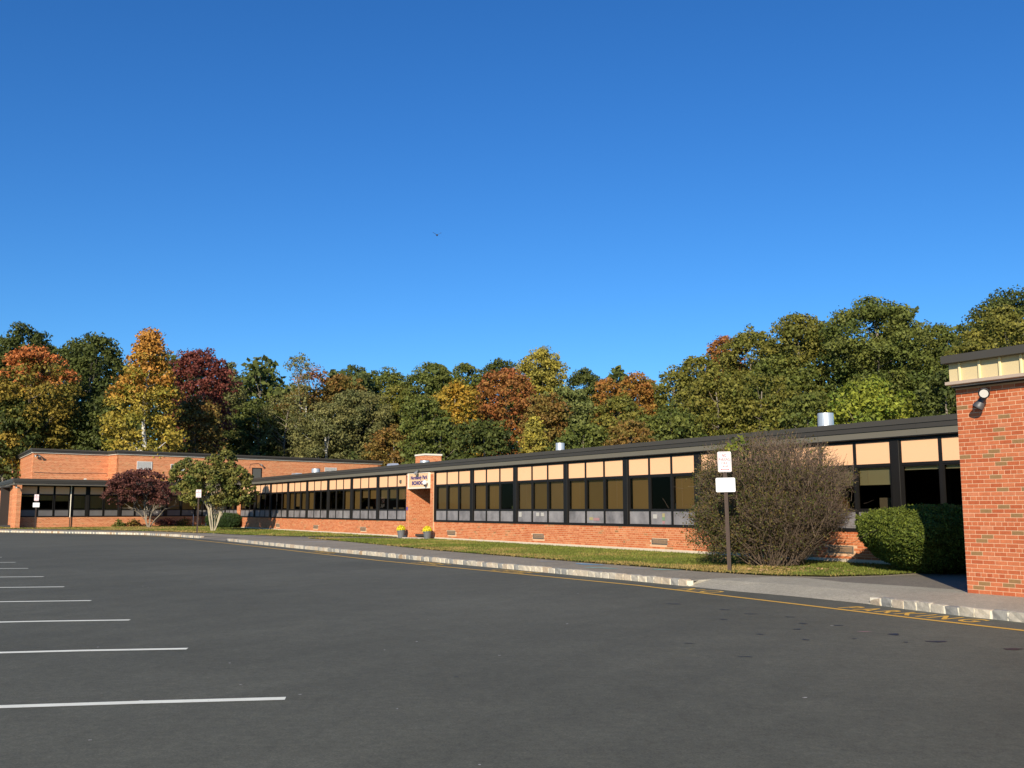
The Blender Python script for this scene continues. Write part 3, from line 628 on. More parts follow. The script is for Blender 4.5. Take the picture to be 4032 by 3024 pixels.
# the school sign over the entrance
sg = thing('school_sign', 'peach school name sign with a white frame and navy letters above the entrance niche', 'sign', (*A(-2.64, -.06), 2.50), RZA)
SWI, SHI = 2.32, .76
mb = MB(); mb.box(0.01, SWI, -.10, .06, 0, .07); mb.box(0.01, SWI, -.10, .06, SHI - .03, SHI); mb.box(0.01, .12, -.10, .06, .07, SHI - .03); mb.box(SWI - .05, SWI, -.10, .06, .07, SHI - .03)
mb.build('sign_frame', M['white'], sg)
MB().box(.12, SWI - .05, -.085, .05, .07, SHI - .03).build('sign_board', M['signp'], sg)
def signtext(body, x, z, wid, hgt, m, parent, off=.02, y=-.086):
    me = text_mesh(body, 1, .01, off, spacing=1.06 + off); xs = [v.co.x for v in me.vertices]; ys = [v.co.y for v in me.vertices]
    cap = .73
    sx = wid / (max(xs) - min(xs)); sy = hgt / cap; x0 = min(xs)
    for v in me.vertices: v.co.x = (v.co.x - x0) * sx; v.co.y *= sy
    me.materials.append(m); o = link('lettering', me, parent, (x, y, z)); o.rotation_euler = (R(90), 0, 0); return o
signtext('Normandy Park', .36, .455, 1.80, .18, M['navy'], sg, .025); signtext('SCHOOL', .50, .19, 1.42, .175, M['navy'], sg, .05)
# lights and camera at the entrance
def flood(name, label, loc, rz, heads, sc=1.0, mat_='lampm'):
    t = thing(name, label, 'floodlight', loc, rz, 'wall floodlights')
    MB().tube([(0, 0, 0), (0, -.05 * sc, 0)], .055 * sc, 12).build('mounting_box', M['lampd'], t, smooth=False)
    for (d, off) in heads:
        d = Vector(d).normalized(); o = Vector(off) * sc
        h = MB(); h.tube([Vector((0, -.05 * sc, 0)), o - d * .02], .018 * sc, 8)
        prof = [(-.03, .03), (.03, .045), (.07, .05), (.13, .078), (.17, .082), (.185, .078)]
        h.tube([o + d * a * sc for a, _ in prof], [b * sc for _, b in prof], 16, cap=False)
        hd = h.build('lamp_head', M[mat_], t, smooth=True)
        MB().tube([o + d * .172 * sc, o + d * .178 * sc], .062 * sc, 16).build('lamp_lens', M['bulb'], hd)
    return t
flood('wall_floodlight', 'small white twin spotlight above the school name sign', (*A(-1.35, -.17), 3.36), RZA, [((.3, -.6, -.9), (.0, -.1, -.03)), ((-.6, -.5, -.9), (-.08, -.09, -.04))], .9)
t = thing('security_camera', 'round white camera at the lower right of the school name sign', 'camera', (*A(-.44, -.2), 2.76), RZA)
MB().box(-.04, .04, 0, .04, -.02, .08).build('bracket', M['camw'], t)
bm = bmesh.new(); bmesh.ops.create_uvsphere(bm, u_segments=14, v_segments=10, radius=.115); me = bpy.data.meshes.new('dome'); bm.to_mesh(me); bm.free(); me.materials.append(M['camw']); me.polygons.foreach_set('use_smooth', [True] * len(me.polygons)); link('camera_dome', me, t, (0, -.10, .0))
MB().tube([(0, -.1, -.10), (.02, -.12, -.15)], .05, 12).build('camera_lens', M['gap'], t)
t = thing('wall_speaker', 'tiny grey box on the peach panel left of the school sign', 'speaker', (*A(-3.75, -.0), 2.90), RZA)
MB().box(-.07, .07, -.05, .02, -.08, .08).build('speaker_case', M['louvre'], t, bevel=.004); MB().box(-.05, .05, -.056, -.051, -.06, .02).build('speaker_grille', M['gap'], t)

# things on the roof of the wing
def stack(label, u, wv, rad, h, name='roof_vent', zb=3.66):
    t = thing(name, label, 'roof vent', (*A(u, wv), zb), RZA, 'round metal vents on the roof')
    MB().tube([(0, 0, 0), (0, 0, .08)], rad * 1.3, 24).build('vent_base', M['galv'], t, smooth=False)
    MB().tube([(0, 0, .08), (0, 0, h * .45), (0, 0, h * .5), (0, 0, h)], [rad * 1.12, rad * 1.12, rad, rad], 24).build('vent_pipe', M['galv'], t)
    MB().tube([(0, 0, h), (0, 0, h + .012)], rad * .92, 24).build('vent_opening', M['gap'], t)
    return t
stack('large round metal roof vent near the brick block, right of the yellow-green tree', 20.7, 3.0, .24, .80)
stack('round metal roof vent above the middle bays of the long wing', 5.4, 3.5, .20, .78)
stack('low round metal vent in front of the brick chimney', -7.1, 3.0, .27, .52)
stack('small round metal vent on the far end of the long roof', -24.2, 3.0, .30, .68)
ch = thing('chimney', 'square brick chimney with a pale cap behind the entrance', 'chimney', (*A(-11.75, 5.55), 3.66), RZA)
MB().box(-.65, .65, -.55, .55, 0, 1.06).build('shaft', M['brickwall'], ch, uv=True); MB().box(-.69, .69, -.59, .59, 1.06, 1.16).build('cap', M['white'], ch)
t = thing('roof_unit', 'low box-shaped metal hood on the roof left of the chimney', 'roof vent', (*A(-15.9, 5.1), 3.66), RZA)
MB().box(-.3, .3, -.2, .2, 0, .5).build('curb', M['galv'], t)
mb = MB(); mb.add([(-.45, -.30, .5), (.45, -.30, .5), (.45, .30, .5), (-.45, .30, .5), (-.36, -.2, .76), (.36, -.2, .76), (.36, .2, .76), (-.36, .2, .76)], [(0, 3, 2, 1), (4, 5, 6, 7), (0, 1, 5, 4), (1, 2, 6, 5), (2, 3, 7, 6), (3, 0, 4, 7)]); mb.build('hood', M['galv'], t)
t = thing('roof_unit', 'flat metal vent hood at the far left of the long roof', 'roof vent', (*A(-28.2, 3), 3.66), RZA)
MB().box(-.25, .25, -.15, .15, 0, .38).build('curb', M['galv'], t); MB().box(-.45, .45, -.24, .24, .38, .48).build('hood', M['galv'], t)

# ------------------------------------------------------------------ brick block at the right edge
blk = thing('brick_block', 'tall brick block with tan metal band at the right edge of the photo', 'building', (7.69, 16.65, 0), RZA)
CZ0, CZ1 = .10, 3.60
MB().box(0, 9, 0, 8, CZ0, CZ1).build('wall', M['mortar'], blk); 
brick_wall(blk, (0, 0), (9, 0), CZ0 + .006, int((CZ1 - CZ0) / CO), single=(0, 1.22), first=1, seed=9, proud=.005)
brick_wall(blk, (0, 8), (0, 0), CZ0 + .006, int((CZ1 - CZ0) / CO), first=1, seed=10, proud=.005)
mb = MB(); mb.box(.015, 9, -.18, 8, 3.64, 4.0); band = mb.build('metal_band', M['tan'], blk)
for k in range(26):
    u = .235 + .362 * k
    MB().box(u - .03, u + .012, -.215, -.18, 3.67, 3.985).build('rib', M['tanrib'], band, bevel=.006)
for k in range(20): MB().box(-.012, .015, .2 + k * .362, .24 + k * .362, 3.67, 3.985).build('rib', M['tanrib'], band)
MB().box(-.02, 9, -.27, 8, 3.615, 3.67).build('ledge', M['ledge'], blk, bevel=.004)
MB().box(.0, 9, -.12, 8, 3.575, 3.615).build('soffit', M['black'], blk)
for k in range(4): MB().box(-.03 + k * 2.4 + .002, -.03 + (k + 1) * 2.4 - .002, -.34, 8, 3.985, 4.115).build('roof_cap', M['capdark'], blk)
MB().tube([(.02, -.135, 3.60), (9, -.135, 3.60)], .012, 6).build('conduit', M['galv'], blk)
flood('wall_floodlight', 'dark grey twin floodlight under the tan band of the brick block', (*[7.69 + DX * .56 + NX * -.0, 16.65 + DY * .56 + NY * -.0], 3.47), RZA, [((.42, -.9, -.38), (.06, -.12, .0)), ((-.45, -.3, -.85), (.03, -.11, -.10))], 1.12, 'lampd')

# ------------------------------------------------------------------ the left wing with its higher hall
lw = thing('side_wing', 'lower brick wing at the far left with deep eave and black windows', 'building', (BX, BY, 0), BA)
ZB2 = .22; S1 = 14.3
MB().box(0, S1, 0, .3, 0, ZS - .02).build('wall', M['brickwall'], lw, uv=True)
MB().box(-.15, S1, -.035, .12, ZS - .02, ZS + .035).build('window_sill', M['black'], lw); MB().box(-.15, S1, -.02, .12, 3.215, 3.30).build('window_head', M['black'], lw)
MB().box(-.62, -.36, -.98, .14, 0, 3.3).build('brick_pier', M['brickwall'], lw, uv=True)
MB().box(-.36, 0, .0, .3, 0, ZS - .02).build('wall_return', M['brickwall'], lw, uv=True)
ps = [-.3, 1.13, 2.31, 3.52]
for a, b, bl in ((-.28, 1.10, .1), (1.16, 2.28, .35), (2.34, 3.45, .4), (3.70, 4.68, .9), (4.93, 6.02, .9), (6.08, 7.2, .95), (7.44, 8.51, 1), (8.57, 9.76, 1), (9.82, 10.95, 1), (11.2, 12.38, 1), (12.44, 13.6, 1), (13.66, 14.25, 1)):
    window(a, b, bl, False, [(.5, .7, 1.2, 1.34, 'paper')] if 9.8 < a < 9.9 else None, lw)
for s, wd in ((3.575, .22), (4.805, .22), (7.32, .22), (11.075, .22)): mullion(s, wd, lw)
MB().tube([(3.50, -.12, 3.3), (3.50, -.12, .9)], .035, 8).build('downpipe', M['white'], lw); MB().tube([(3.50, -.12, .9), (3.50, -.12, .1)], .036, 8).build('downpipe', M['postm'], lw)
MB().box(-.1, S1, 5, 5.1, .2, 3.25).build('interior_wall', M['room'], lw); MB().box(-.1, S1, .14, 5, .1, .3).build('interior_floor', M['room'], lw); MB().box(-.1, S1, .14, 5, 3.2, 3.29).build('interior_ceiling', M['room'], lw)
# left face (world points expressed in the wing's frame)
def toB(x, y): return ((x - BX) * BDX + (y - BY) * BDY, -(x - BX) * BDY + (y - BY) * BDX)
LD = (-.526, .850)
c0 = B(-.62, -.98); f = lambda t, o=0: toB(c0[0] + LD[0] * t + .85 * o * -1, c0[1] + LD[1] * t - .526 * o)
def runL(mb, t0, t1, z0, z1, o0=0, o1=-.3): mb.run(f(t0), f(t1), -o0, o1, z0, z1)
mb = MB(); runL(mb, 0.05, 6.6, 0, 3.3); runL(mb, 9.6, 22, 0, 3.3); mb.build('gable_wall', M['brickwall'], lw, uv=True)
d = MB(); d.run(f(6.6), f(9.6), -.1, -.2, 0, 3.3); d = d.build('side_door', M['black'], lw)
q = MB(); q.run(f(6.8), f(8.0), -.08, -.098, .3, 2.2); q.build('door_glass', M['louvre'], d); q = MB(); q.run(f(8.2), f(9.4), -.08, -.098, .3, 2.2); q.build('door_glass', M['louvre'], d); q = MB(); q.run(f(6.8), f(9.4), -.08, -.098, 2.35, 2.5); q.build('door_header', M['white'], d)
q = MB(); q.run(f(12.5), f(14.5), .0, .04, 1.2, 2.5); q.build('notice_board', M['wood'], lw)
# eave boards: along the front and round the left corner
ec = B(-.92, -.98); el = (ec[0] + LD[0] * 22, ec[1] + LD[1] * 22)
rf = MB()
pts = [toB(*ec), (S1 + .3, -.98), (S1 + 12, 8.6), (4, 12), toB(*el)]
n = len(pts); rf.add([(*p, 3.36) for p in pts] + [(*p, 3.66) for p in pts], [tuple(range(n))[::-1], tuple(range(n, 2 * n))] + [(i, (i + 1) % n, n + (i + 1) % n, n + i) for i in range(n)])
rf = rf.build('roof', M['roof'], lw)
def eave(z0, z1, o, m, nm):
    q = MB(); a = toB(*ec); b = (S1 + .6, -.98); cc = toB(*el)
    q.run(a, b, -o, .1, z0, z1); q.build(nm, m, rf); q = MB(); q.run(cc, a, -o, .1, z0, z1); q.build(nm, m, rf)
eave(3.60, 3.775, .06, M['capdark'], 'fascia_board'); eave(3.475, 3.598, .035, M['capmid'], 'fascia_strip'); eave(3.31, 3.473, .0, M['caplight'], 'gutter_board')
q = MB(); q.add([(*p, 3.318) for p in pts], [tuple(range(n))]); q.build('soffit', M['louvre'], rf)
# hall
hall = thing('brick_hall', 'higher windowless brick hall with dark roof edge behind the left wing', 'building', (BX, BY, 0), BA)
HZ = 6.23
h0 = (3.2, 8.7); h1 = (9.45, 8.7); h2 = (9.45, 6.39); h3 = (37.0, 6.39); hl = toB(-40.1 - .526 * 20, 81.3 + .85 * 20); hb = (37.0, 26)
mb = MB()
mb.run(h0, h1, 0, .4, 3.2, HZ); mb.run(h2, h3, 0, .4, 3.2, HZ); mb.run(hl, (h0[0] + (hl[0] - h0[0]) * .006, h0[1] + (hl[1] - h0[1]) * .006), 0, .4, 0, HZ); mb.run(h3, hb, 0, .4, 0, HZ)
mb.build('wall', M['brickwall'], hall, uv=True)
q = MB(); q.add([(h1[0], h1[1] + .4, 3.2), (h2[0], h2[1], 3.2), (h2[0], h2[1], HZ), (h1[0], h1[1] + .4, HZ)], [(0, 1, 2, 3)]); q.build('return_wall', M['brickwall'], hall, uv=True)
def cap(z0, z1, o, m, nm):
    q = MB(); 
    for a, b in ((hl, h0), (h0, (h1[0] - 0 * o, h1[1])), (h1, h2), (h2, h3), (h3, hb)):
        ax, ay = a; bx, by = b; L = math.hypot(bx - ax, by - ay); e = o if a != h1 else -o * .5
        q.run((ax - (bx - ax) / L * (o if a == h0 or a == h2 else 0), ay - (by - ay) / L * (o if a in (h0, h2) else 0)), (bx + (bx - ax) / L * (o if b in (h3,) else 0), by), -o, .3, z0, z1)
    q.build(nm, m, hall)
cap(HZ, HZ + .07, .10, M['white'], 'white_trim'); cap(HZ + .072, HZ + .23, .16, M['capmid'], 'roof_edge'); cap(HZ + .232, HZ + .38, .22, M['capdark'], 'roof_cap')
q = MB(); P_ = [hl, h0, h1, h2, h3, hb]; q.add([(*p, HZ + .3) for p in P_], [tuple(range(6))]); q.build('roof', M['roof'], hall)
def louv(s0, s1, z0, z1, o=6.39, n=7):
    fr = MB(); t = .06
    fr.box(s0, s1, o - .05, o, z0, z0 + t); fr.box(s0, s1, o - .05, o, z1 - t, z1); fr.box(s0, s0 + t, o - .05, o, z0 + t, z1 - t); fr.box(s1 - t, s1, o - .05, o, z0 + t, z1 - t)
    v = fr.build('louvre_vent', M['louvrew'], hall)
    MB().box(s0 + t, s1 - t, o - .012, o - .004, z0 + t, z1 - t).build('backing', M['gap'], v)
    for k in range(n):
        z = z0 + t + (z1 - z0 - 2 * t) * (k + .1) / n; h = (z1 - z0 - 2 * t) / n
        q = MB(); q.add([(s0 + t, o - .05, z), (s1 - t, o - .05, z), (s1 - t, o - .02, z + h * .62), (s0 + t, o - .02, z + h * .62)], [(0, 1, 2, 3)]); q.build('louvre_slat', M['louvrew'], v)
louv(11.05, 12.4, 5.0, 5.70); louv(14.1, 15.4, 4.95, 5.55); louv(30.1, 31.5, 5.05, 5.72)
q = MB(); s0, s1, z0, z1, o = 22.1, 23.1, 4.4, 5.45, 6.39
q.box(s0, s1, o - .05, o, z0, z0 + .06); q.box(s0, s1, o - .05, o, z1 - .06, z1); q.box(s0, s0 + .06, o - .05, o, z0 + .06, z1 - .06); q.box(s1 - .06, s1, o - .05, o, z0 + .06, z1 - .06)
wn = q.build('window', M['black'], hall); MB().box(s0 + .06, s1 - .06, o - .025, o - .005, z0 + .06, z1 - .06).build('pane', M['louvre'], wn); MB().box(s0 - .05, s1 + .05, o - .12, o, z0 - .08, z0).build('sill', M['white'], wn)
MB().tube([(s0 - .3, o - .03, 5.4), (s0 - .2, o - .03, 5.8), (s1 - .3, o - .03, 5.9), (s1 - .15, o - .12, 5.75)], .02, 6).build('conduit', M['wire'], hall)
wpts = [hl[0] * 0 + h0[0] - .0, 0]
# sagging cable on the hall wall
cb = MB(); pts = [(3.3 + t * 1.0, 8.66, 4.62 - .05 * math.sin(t * .9)) for t in range(7)] + [(9.35, 8.66, 4.5)]; cb.tube(pts, .015, 5); cb.build('cable', M['wire'], hall)
flood('wall_floodlight', 'small dark floodlight on the front left corner of the hall, below its white trim', (*B(3.5, 8.66), 6.05), BA, [((0, -1, -.6), (.05, -.12, 0)), ((-.8, -.6, -.5), (-.05, -.1, 0))], 1.3, 'lampd')
flood('wall_floodlight', 'small floodlight over the dark square window of the hall', (*B(22.9, 6.35), 5.78), BA, [((0.3, -1, -.8), (.05, -.12, 0))], 1.1)
flood('wall_floodlight', 'small dark floodlight at the eave corner of the left wing by its side door', (*B(-.75, -1.1), 3.2), BA, [((-.4, -1, -.6), (0, -.12, -.02))], 1.0, 'lampd')
t = thing('vent_pipe', 'thin white vent pipe rising from the left wing roof behind the red maple', 'pipe', (*B(9.9, 3.0), 3.66), BA); MB().tube([(0, 0, 0), (0, 0, 1.0)], .05, 8).build('pipe', M['white'], t); MB().tube([(0, 0, 1.0), (0, 0, 1.08)], .075, 8).build('pipe_cap', M['galv'], t)
t = thing('roof_light', 'small white lamp lying on the left wing roof edge', 'lamp', (*B(4.3, -.6), 3.66), BA); MB().tube([(0, 0, 0), (0, 0, .12)], .05, 8).build('lamp_base', M['white'], t); MB().tube([(-.07, 0, .15), (.1, 0, .17)], .06, 8).build('lamp_head', M['white'], t)
t = thing('roof_unit', 'dark box unit on the left wing roof between the maple and the green tree', 'roof vent', (*B(13.0, 1.5), 3.66), BA); MB().box(-.35, .35, -.3, .3, 0, .35).build('case', M['louvre'], t); MB().box(-.38, .38, -.33, .33, .35, .40).build('lid', M['galv'], t)

# ------------------------------------------------------------------ signs
def plate(x0, x1, z0, z1, y, r=.03, t=.006):
    mb = MB(); pts = []
    for cx, cz, a0 in ((x1 - r, z1 - r, 0), (x0 + r, z1 - r, 90), (x0 + r, z0 + r, 180), (x1 - r, z0 + r, 270)):
        for k in range(5): a = R(a0 + k * 22.5); pts.append((cx + r * math.cos(a), cz + r * math.sin(a)))
    n = len(pts); mb.add([(x, y, z) for x, z in pts] + [(x, y + t, z) for x, z in pts], [tuple(range(n)), tuple(range(n, 2 * n))[::-1]] + [(i, (i + 1) % n, n + (i + 1) % n, n + i) for i in range(n)]); return mb
def sign(label, x, y, rz, two=True, lean=0, H=2.80, text=True):
    t = thing('fire_lane_sign', label, 'sign', (x, y, PAV), rz, 'fire lane signs on posts'); t.rotation_euler = (0, lean, rz)
    p = MB(); h = H - PAV - .03
    for a, b, c, d in ((-.028, -.02, -.015, .02), (.02, .028, -.015, .02), (-.02, .02, .012, .02), (-.042, -.028, -.018, -.012), (.028, .042, -.018, -.012)): p.box(a, b, c, d, -.1, h)
    p.build('post', M['postm'], t)
    top = H - PAV; s = plate(-.15, .15, top - .46, top, -.03).build('sign_plate', M['signw'], t)
    me = MB(); x0, x1, z0, z1 = -.138, .138, top - .448, top - .012
    bw = .010
    me.box(x0 + .01, x1 - .01, -.0315, -.0302, z0, z0 + bw); me.box(x0 + .01, x1 - .01, -.0315, -.0302, z1 - bw, z1); me.box(x0, x0 + bw, -.0315, -.0302, z0 + .012, z1 - .012); me.box(x1 - bw, x1, -.0315, -.0302, z0 + .012, z1 - .012)
    me.build('border', M['red'], s)
    for body, z, wd, hh, off in (('NO', top - .12, .10, .075, .035), ('PARKING', top - .21, .235, .070, .03), ('FIRE', top - .285, .14, .052, .02), ('LANE', top - .355, .15, .052, .02)):
        signtext(body, -wd / 2, z, wd, hh, M['red'], s, off, -.0312).scale.z = .02
    ar = MB(); z = top - .405; ar.box(-.07, .07, -.0315, -.0302, z - .008, z + .008); ar.add([(-.105, -.0315, z), (-.07, -.0315, z - .02), (-.07, -.0315, z + .02)], [(0, 1, 2)]); ar.add([(.105, -.0315, z), (.07, -.0315, z + .02), (.07, -.0315, z - .02)], [(0, 1, 2)]); ar.build('arrow', M['red'], s)
    if two: 
        s2 = plate(-.215, .215, top - .91, top - .59, -.03).build('blank_plate', M['signw'], t)
        MB().tube([(0, -.036, top - .63), (0, -.03, top - .63)], .008, 8).build('bolt', M['galv'], s2)
    return t
sign('brown post with no parking plate over a blank white plate, before the bare bush', 4.86, 21.99, R(-8), lean=R(-1.0))
sign('brown post with a single no parking plate, beside the pale trunks of the green tree', -18.5, 57.5, R(15), two=False, H=2.66)
sign('farthest left sign post, with a white plate over a blank plate before the left wing', -34.1, 69.9, R(25), H=2.57)

# ------------------------------------------------------------------ plant pots
def petals(c, r, n, parent, name, m, sz, zmin=-.2, seed=1):
    g = np.random.default_rng(seed); d = g.normal(size=(n, 3)); d /= np.linalg.norm(d, axis=1)[:, None]; d[:, 2] = np.abs(d[:, 2]) * 1.0 + zmin * g.random(n)
    p = np.array(c) + d * np.array(r) * g.uniform(.85, 1.05, (n, 1)); return cards(name, p, d, sz, m, parent, g, .5)
def cards(name, p, d, sz, m, parent, g, align=.6, tone=None, aspect=.7, tri=False):
    n = len(p); nrm = d * align + g.normal(size=(n, 3)) * (1 - align) * .8; nrm /= np.linalg.norm(nrm, axis=1)[:, None] + 1e-9
    t = g.normal(size=(n, 3)); a = np.cross(nrm, t); a /= np.linalg.norm(a, axis=1)[:, None] + 1e-9; b = np.cross(nrm, a)
    s = (sz * g.uniform(.6, 1.3, n))[:, None]
    if tri:
        v = np.stack([p + a * s, p + b * s - a * s * .4, p - b * s - a * s * .4], 1); return soup(name, v, 3, m, parent, g.random(n), tone if tone is not None else g.random(n))
    v = np.stack([p + a * s, p + b * s * aspect, p - a * s, p - b * s * aspect], 1)
    return soup(name, v, 4, m, parent, g.random(n), tone if tone is not None else g.random(n))
potleaf = m_leaf('pot_foliage', (.04, .09, .02), (.07, .13, .03))
for (u, lb) in ((-2.57, 'grey pot of yellow chrysanthemums left of the entrance niche'), (.29, 'grey pot of yellow chrysanthemums against the right pier of the entrance')):
    x, y = A(u, -.5); t = thing('flower_pot', lb, 'plant pot', (x, y, GZ - .02), 0, 'flower pots at the entrance')
    MB().tube([(0, 0, 0), (0, 0, .33), (0, 0, .34), (0, 0, .38)], [.14, .195, .21, .21], 20).build('pot', M['pot'], t)
    petals((0, 0, .40), (.21, .21, .22), 700, t, 'flowers', M['petal'], .028, -.1, 3); petals((0, 0, .38), (.19, .19, .17), 300, t, 'foliage', potleaf, .03, -.3, 4)

# ------------------------------------------------------------------ vegetation
def crown_pts(g, Rr, Hh, shape, nleaf, lumps=None, sz=.3, thin=1.0, puff=.26):
    """leaf centres, outward directions and a tone per leaf: puffs of leaves strung over a lumpy crown (rounded dome over a barrel)"""
    hd = min(Rr * (1.5 if shape == 'cone' else .95), Hh * .55); area = 2 * math.pi * Rr * (Hh - hd) + 2 * math.pi * Rr * hd
    pr = puff * Rr if Rr < 3.2 else max(.8, .235 * Rr); N = max(14, int(area / (pr * pr) * .70 * thin))
    zt = Hh - hd; z = g.uniform(0, Hh, N * 3); rz_ = np.where(z < zt, .80 + .20 * z / max(zt, .1), np.sqrt(np.clip(1 - ((z - zt) / hd) ** 2, 0, 1)))
    if shape == 'cone': rz_ = np.clip(1.0 - (z / Hh) ** 2.0, .0, 1) ** .8 * .97 + .05
    if shape == 'vase': rz_ = rz_ * (.55 + .45 * z / Hh)
    k = g.random(N * 3) < (rz_ * .72 + .28 * (z > zt)); z = z[k][:N]; rz_ = rz_[k][:N]; N = len(z)
    az = g.uniform(0, 6.28, N); ph = g.uniform(0, 6.28, 6)
    lump = 1 + .10 * np.sin(2 * az + ph[0] + z * 2.2 / Rr) + .09 * np.sin(3 * az + ph[1] - z * 3 / Rr) + .06 * np.sin(5 * az + ph[2] + z)
    fr = g.uniform(.12, 1, N) ** .42; fr = np.where(z > zt + hd * .6, g.uniform(.0, 1, N) ** .5, fr)
    rad = (Rr - pr * .5) * rz_ * lump * fr
    c = np.stack([rad * np.cos(az), rad * np.sin(az), z * (1 - pr * .45 / Hh) + g.normal(0, .12 * pr, N) + .25 * pr * np.sin(3 * az + ph[3]) - Hh / 2], 1)
    tone_p = g.random(N); per = max(8, int(nleaf / N)); n = N * per
    idx = np.repeat(np.arange(N), per)
    e = g.normal(size=(n, 3)); e /= np.linalg.norm(e, axis=1)[:, None]; e[:, 2] = np.where(g.random(n) < .70, np.abs(e[:, 2]), e[:, 2])
    prr = pr * g.uniform(.65, 1.2, N)[idx]
    p = c[idx] + e * prr[:, None] * np.array([1, 1, .66]) * (g.uniform(.3, 1.05, n) ** .5)[:, None] + g.normal(0, .10 * pr, (n, 3))
    return p, e, np.clip(tone_p[idx] * .75 + g.random(n) * .25, 0, 1), c, pr
def limbs(g, H, base_r, c, k, z0=.35, lean=0, forks=14, n=6):
    """trunk and limbs that run out to some of the puffs"""
    mb = MB(); top = H * .86; m = 7; ph = g.uniform(0, 6.28, 2)
    path = [Vector((lean * (i / m) ** 1.3 * H + .012 * H * math.sin(i + ph[0]), .012 * H * math.sin(i * 1.3 + ph[1]), top * i / m)) for i in range(m + 1)]
    rad = [base_r * (1.25 if i == 0 else 1) * (1 - .86 * i / m) + .02 for i in range(m + 1)]
    mb.tube(path, rad, 8)
    sel = g.permutation(len(c))[:forks]
    for j in sel:
        e = Vector(c[j]); z = max(z0 * H, min(top * .9, e.z - abs(math.hypot(e.x, e.y)) * .8)); t = z / top * m; i = min(int(t), m - 1); s = path[i].lerp(path[i + 1], t - i)
        r0 = rad[i] * .5; mid = s.lerp(e, .5) + Vector((0, 0, -.06 * H * .3)); mb.tube([s, s.lerp(mid, .5), mid, e], [r0, r0 * .75, r0 * .5, .015], n, cap=False)
    return mb
LEAF = {
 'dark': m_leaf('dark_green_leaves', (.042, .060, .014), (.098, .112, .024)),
 'green': m_leaf('green_leaves', (.060, .086, .017), (.15, .160, .034)),
 'olive': m_leaf('olive_leaves', (.082, .098, .018), (.205, .180, .034)),
 'grey': m_leaf('grey_green_leaves', (.10, .115, .042), (.21, .19, .066)),
 'brown': m_leaf('brown_green_leaves', (.21, .10, .028), (.18, .15, .035)),
 'orange': m_leaf('orange_leaves', (.30, .115, .03), (.26, .16, .03)),
 'red': m_leaf('red_orange_leaves', (.28, .085, .03), (.27, .14, .037)),
 'crimson': m_leaf('crimson_leaves', (.12, .030, .024), (.19, .055, .038)),
 'gold': m_leaf('golden_leaves', (.5, .29, .03), (.36, .25, .035)),
 'goldtop': m_leaf('golden_leaves_with_orange_top', (.21, .20, .028), (.40, .27, .045), (.45, .21, .04), .85),
 'orangetop': m_leaf('olive_leaves_with_orange_top', (.11, .115, .02), (.31, .20, .032), (.46, .15, .045), .92),
 'pale': m_leaf('pale_green_leaves', (.09, .125, .035), (.19, .20, .06)),
 'lime': m_leaf('lime_leaves', (.085, .14, .02), (.30, .30, .035)),
 'yellow': m_leaf('yellow_leaves', (.34, .27, .04), (.24, .22, .05)),
 'orangeg': m_leaf('gold_orange_leaves', (.42, .22, .025), (.25, .20, .03)),
}
def groundz(y): return .1 + max(0, y - 86) * .06
FV = 3811 * .54861; CVX, CVY = 1106, 829.5
cp, sp_ = math.cos(R(7.384)), math.sin(R(7.384))
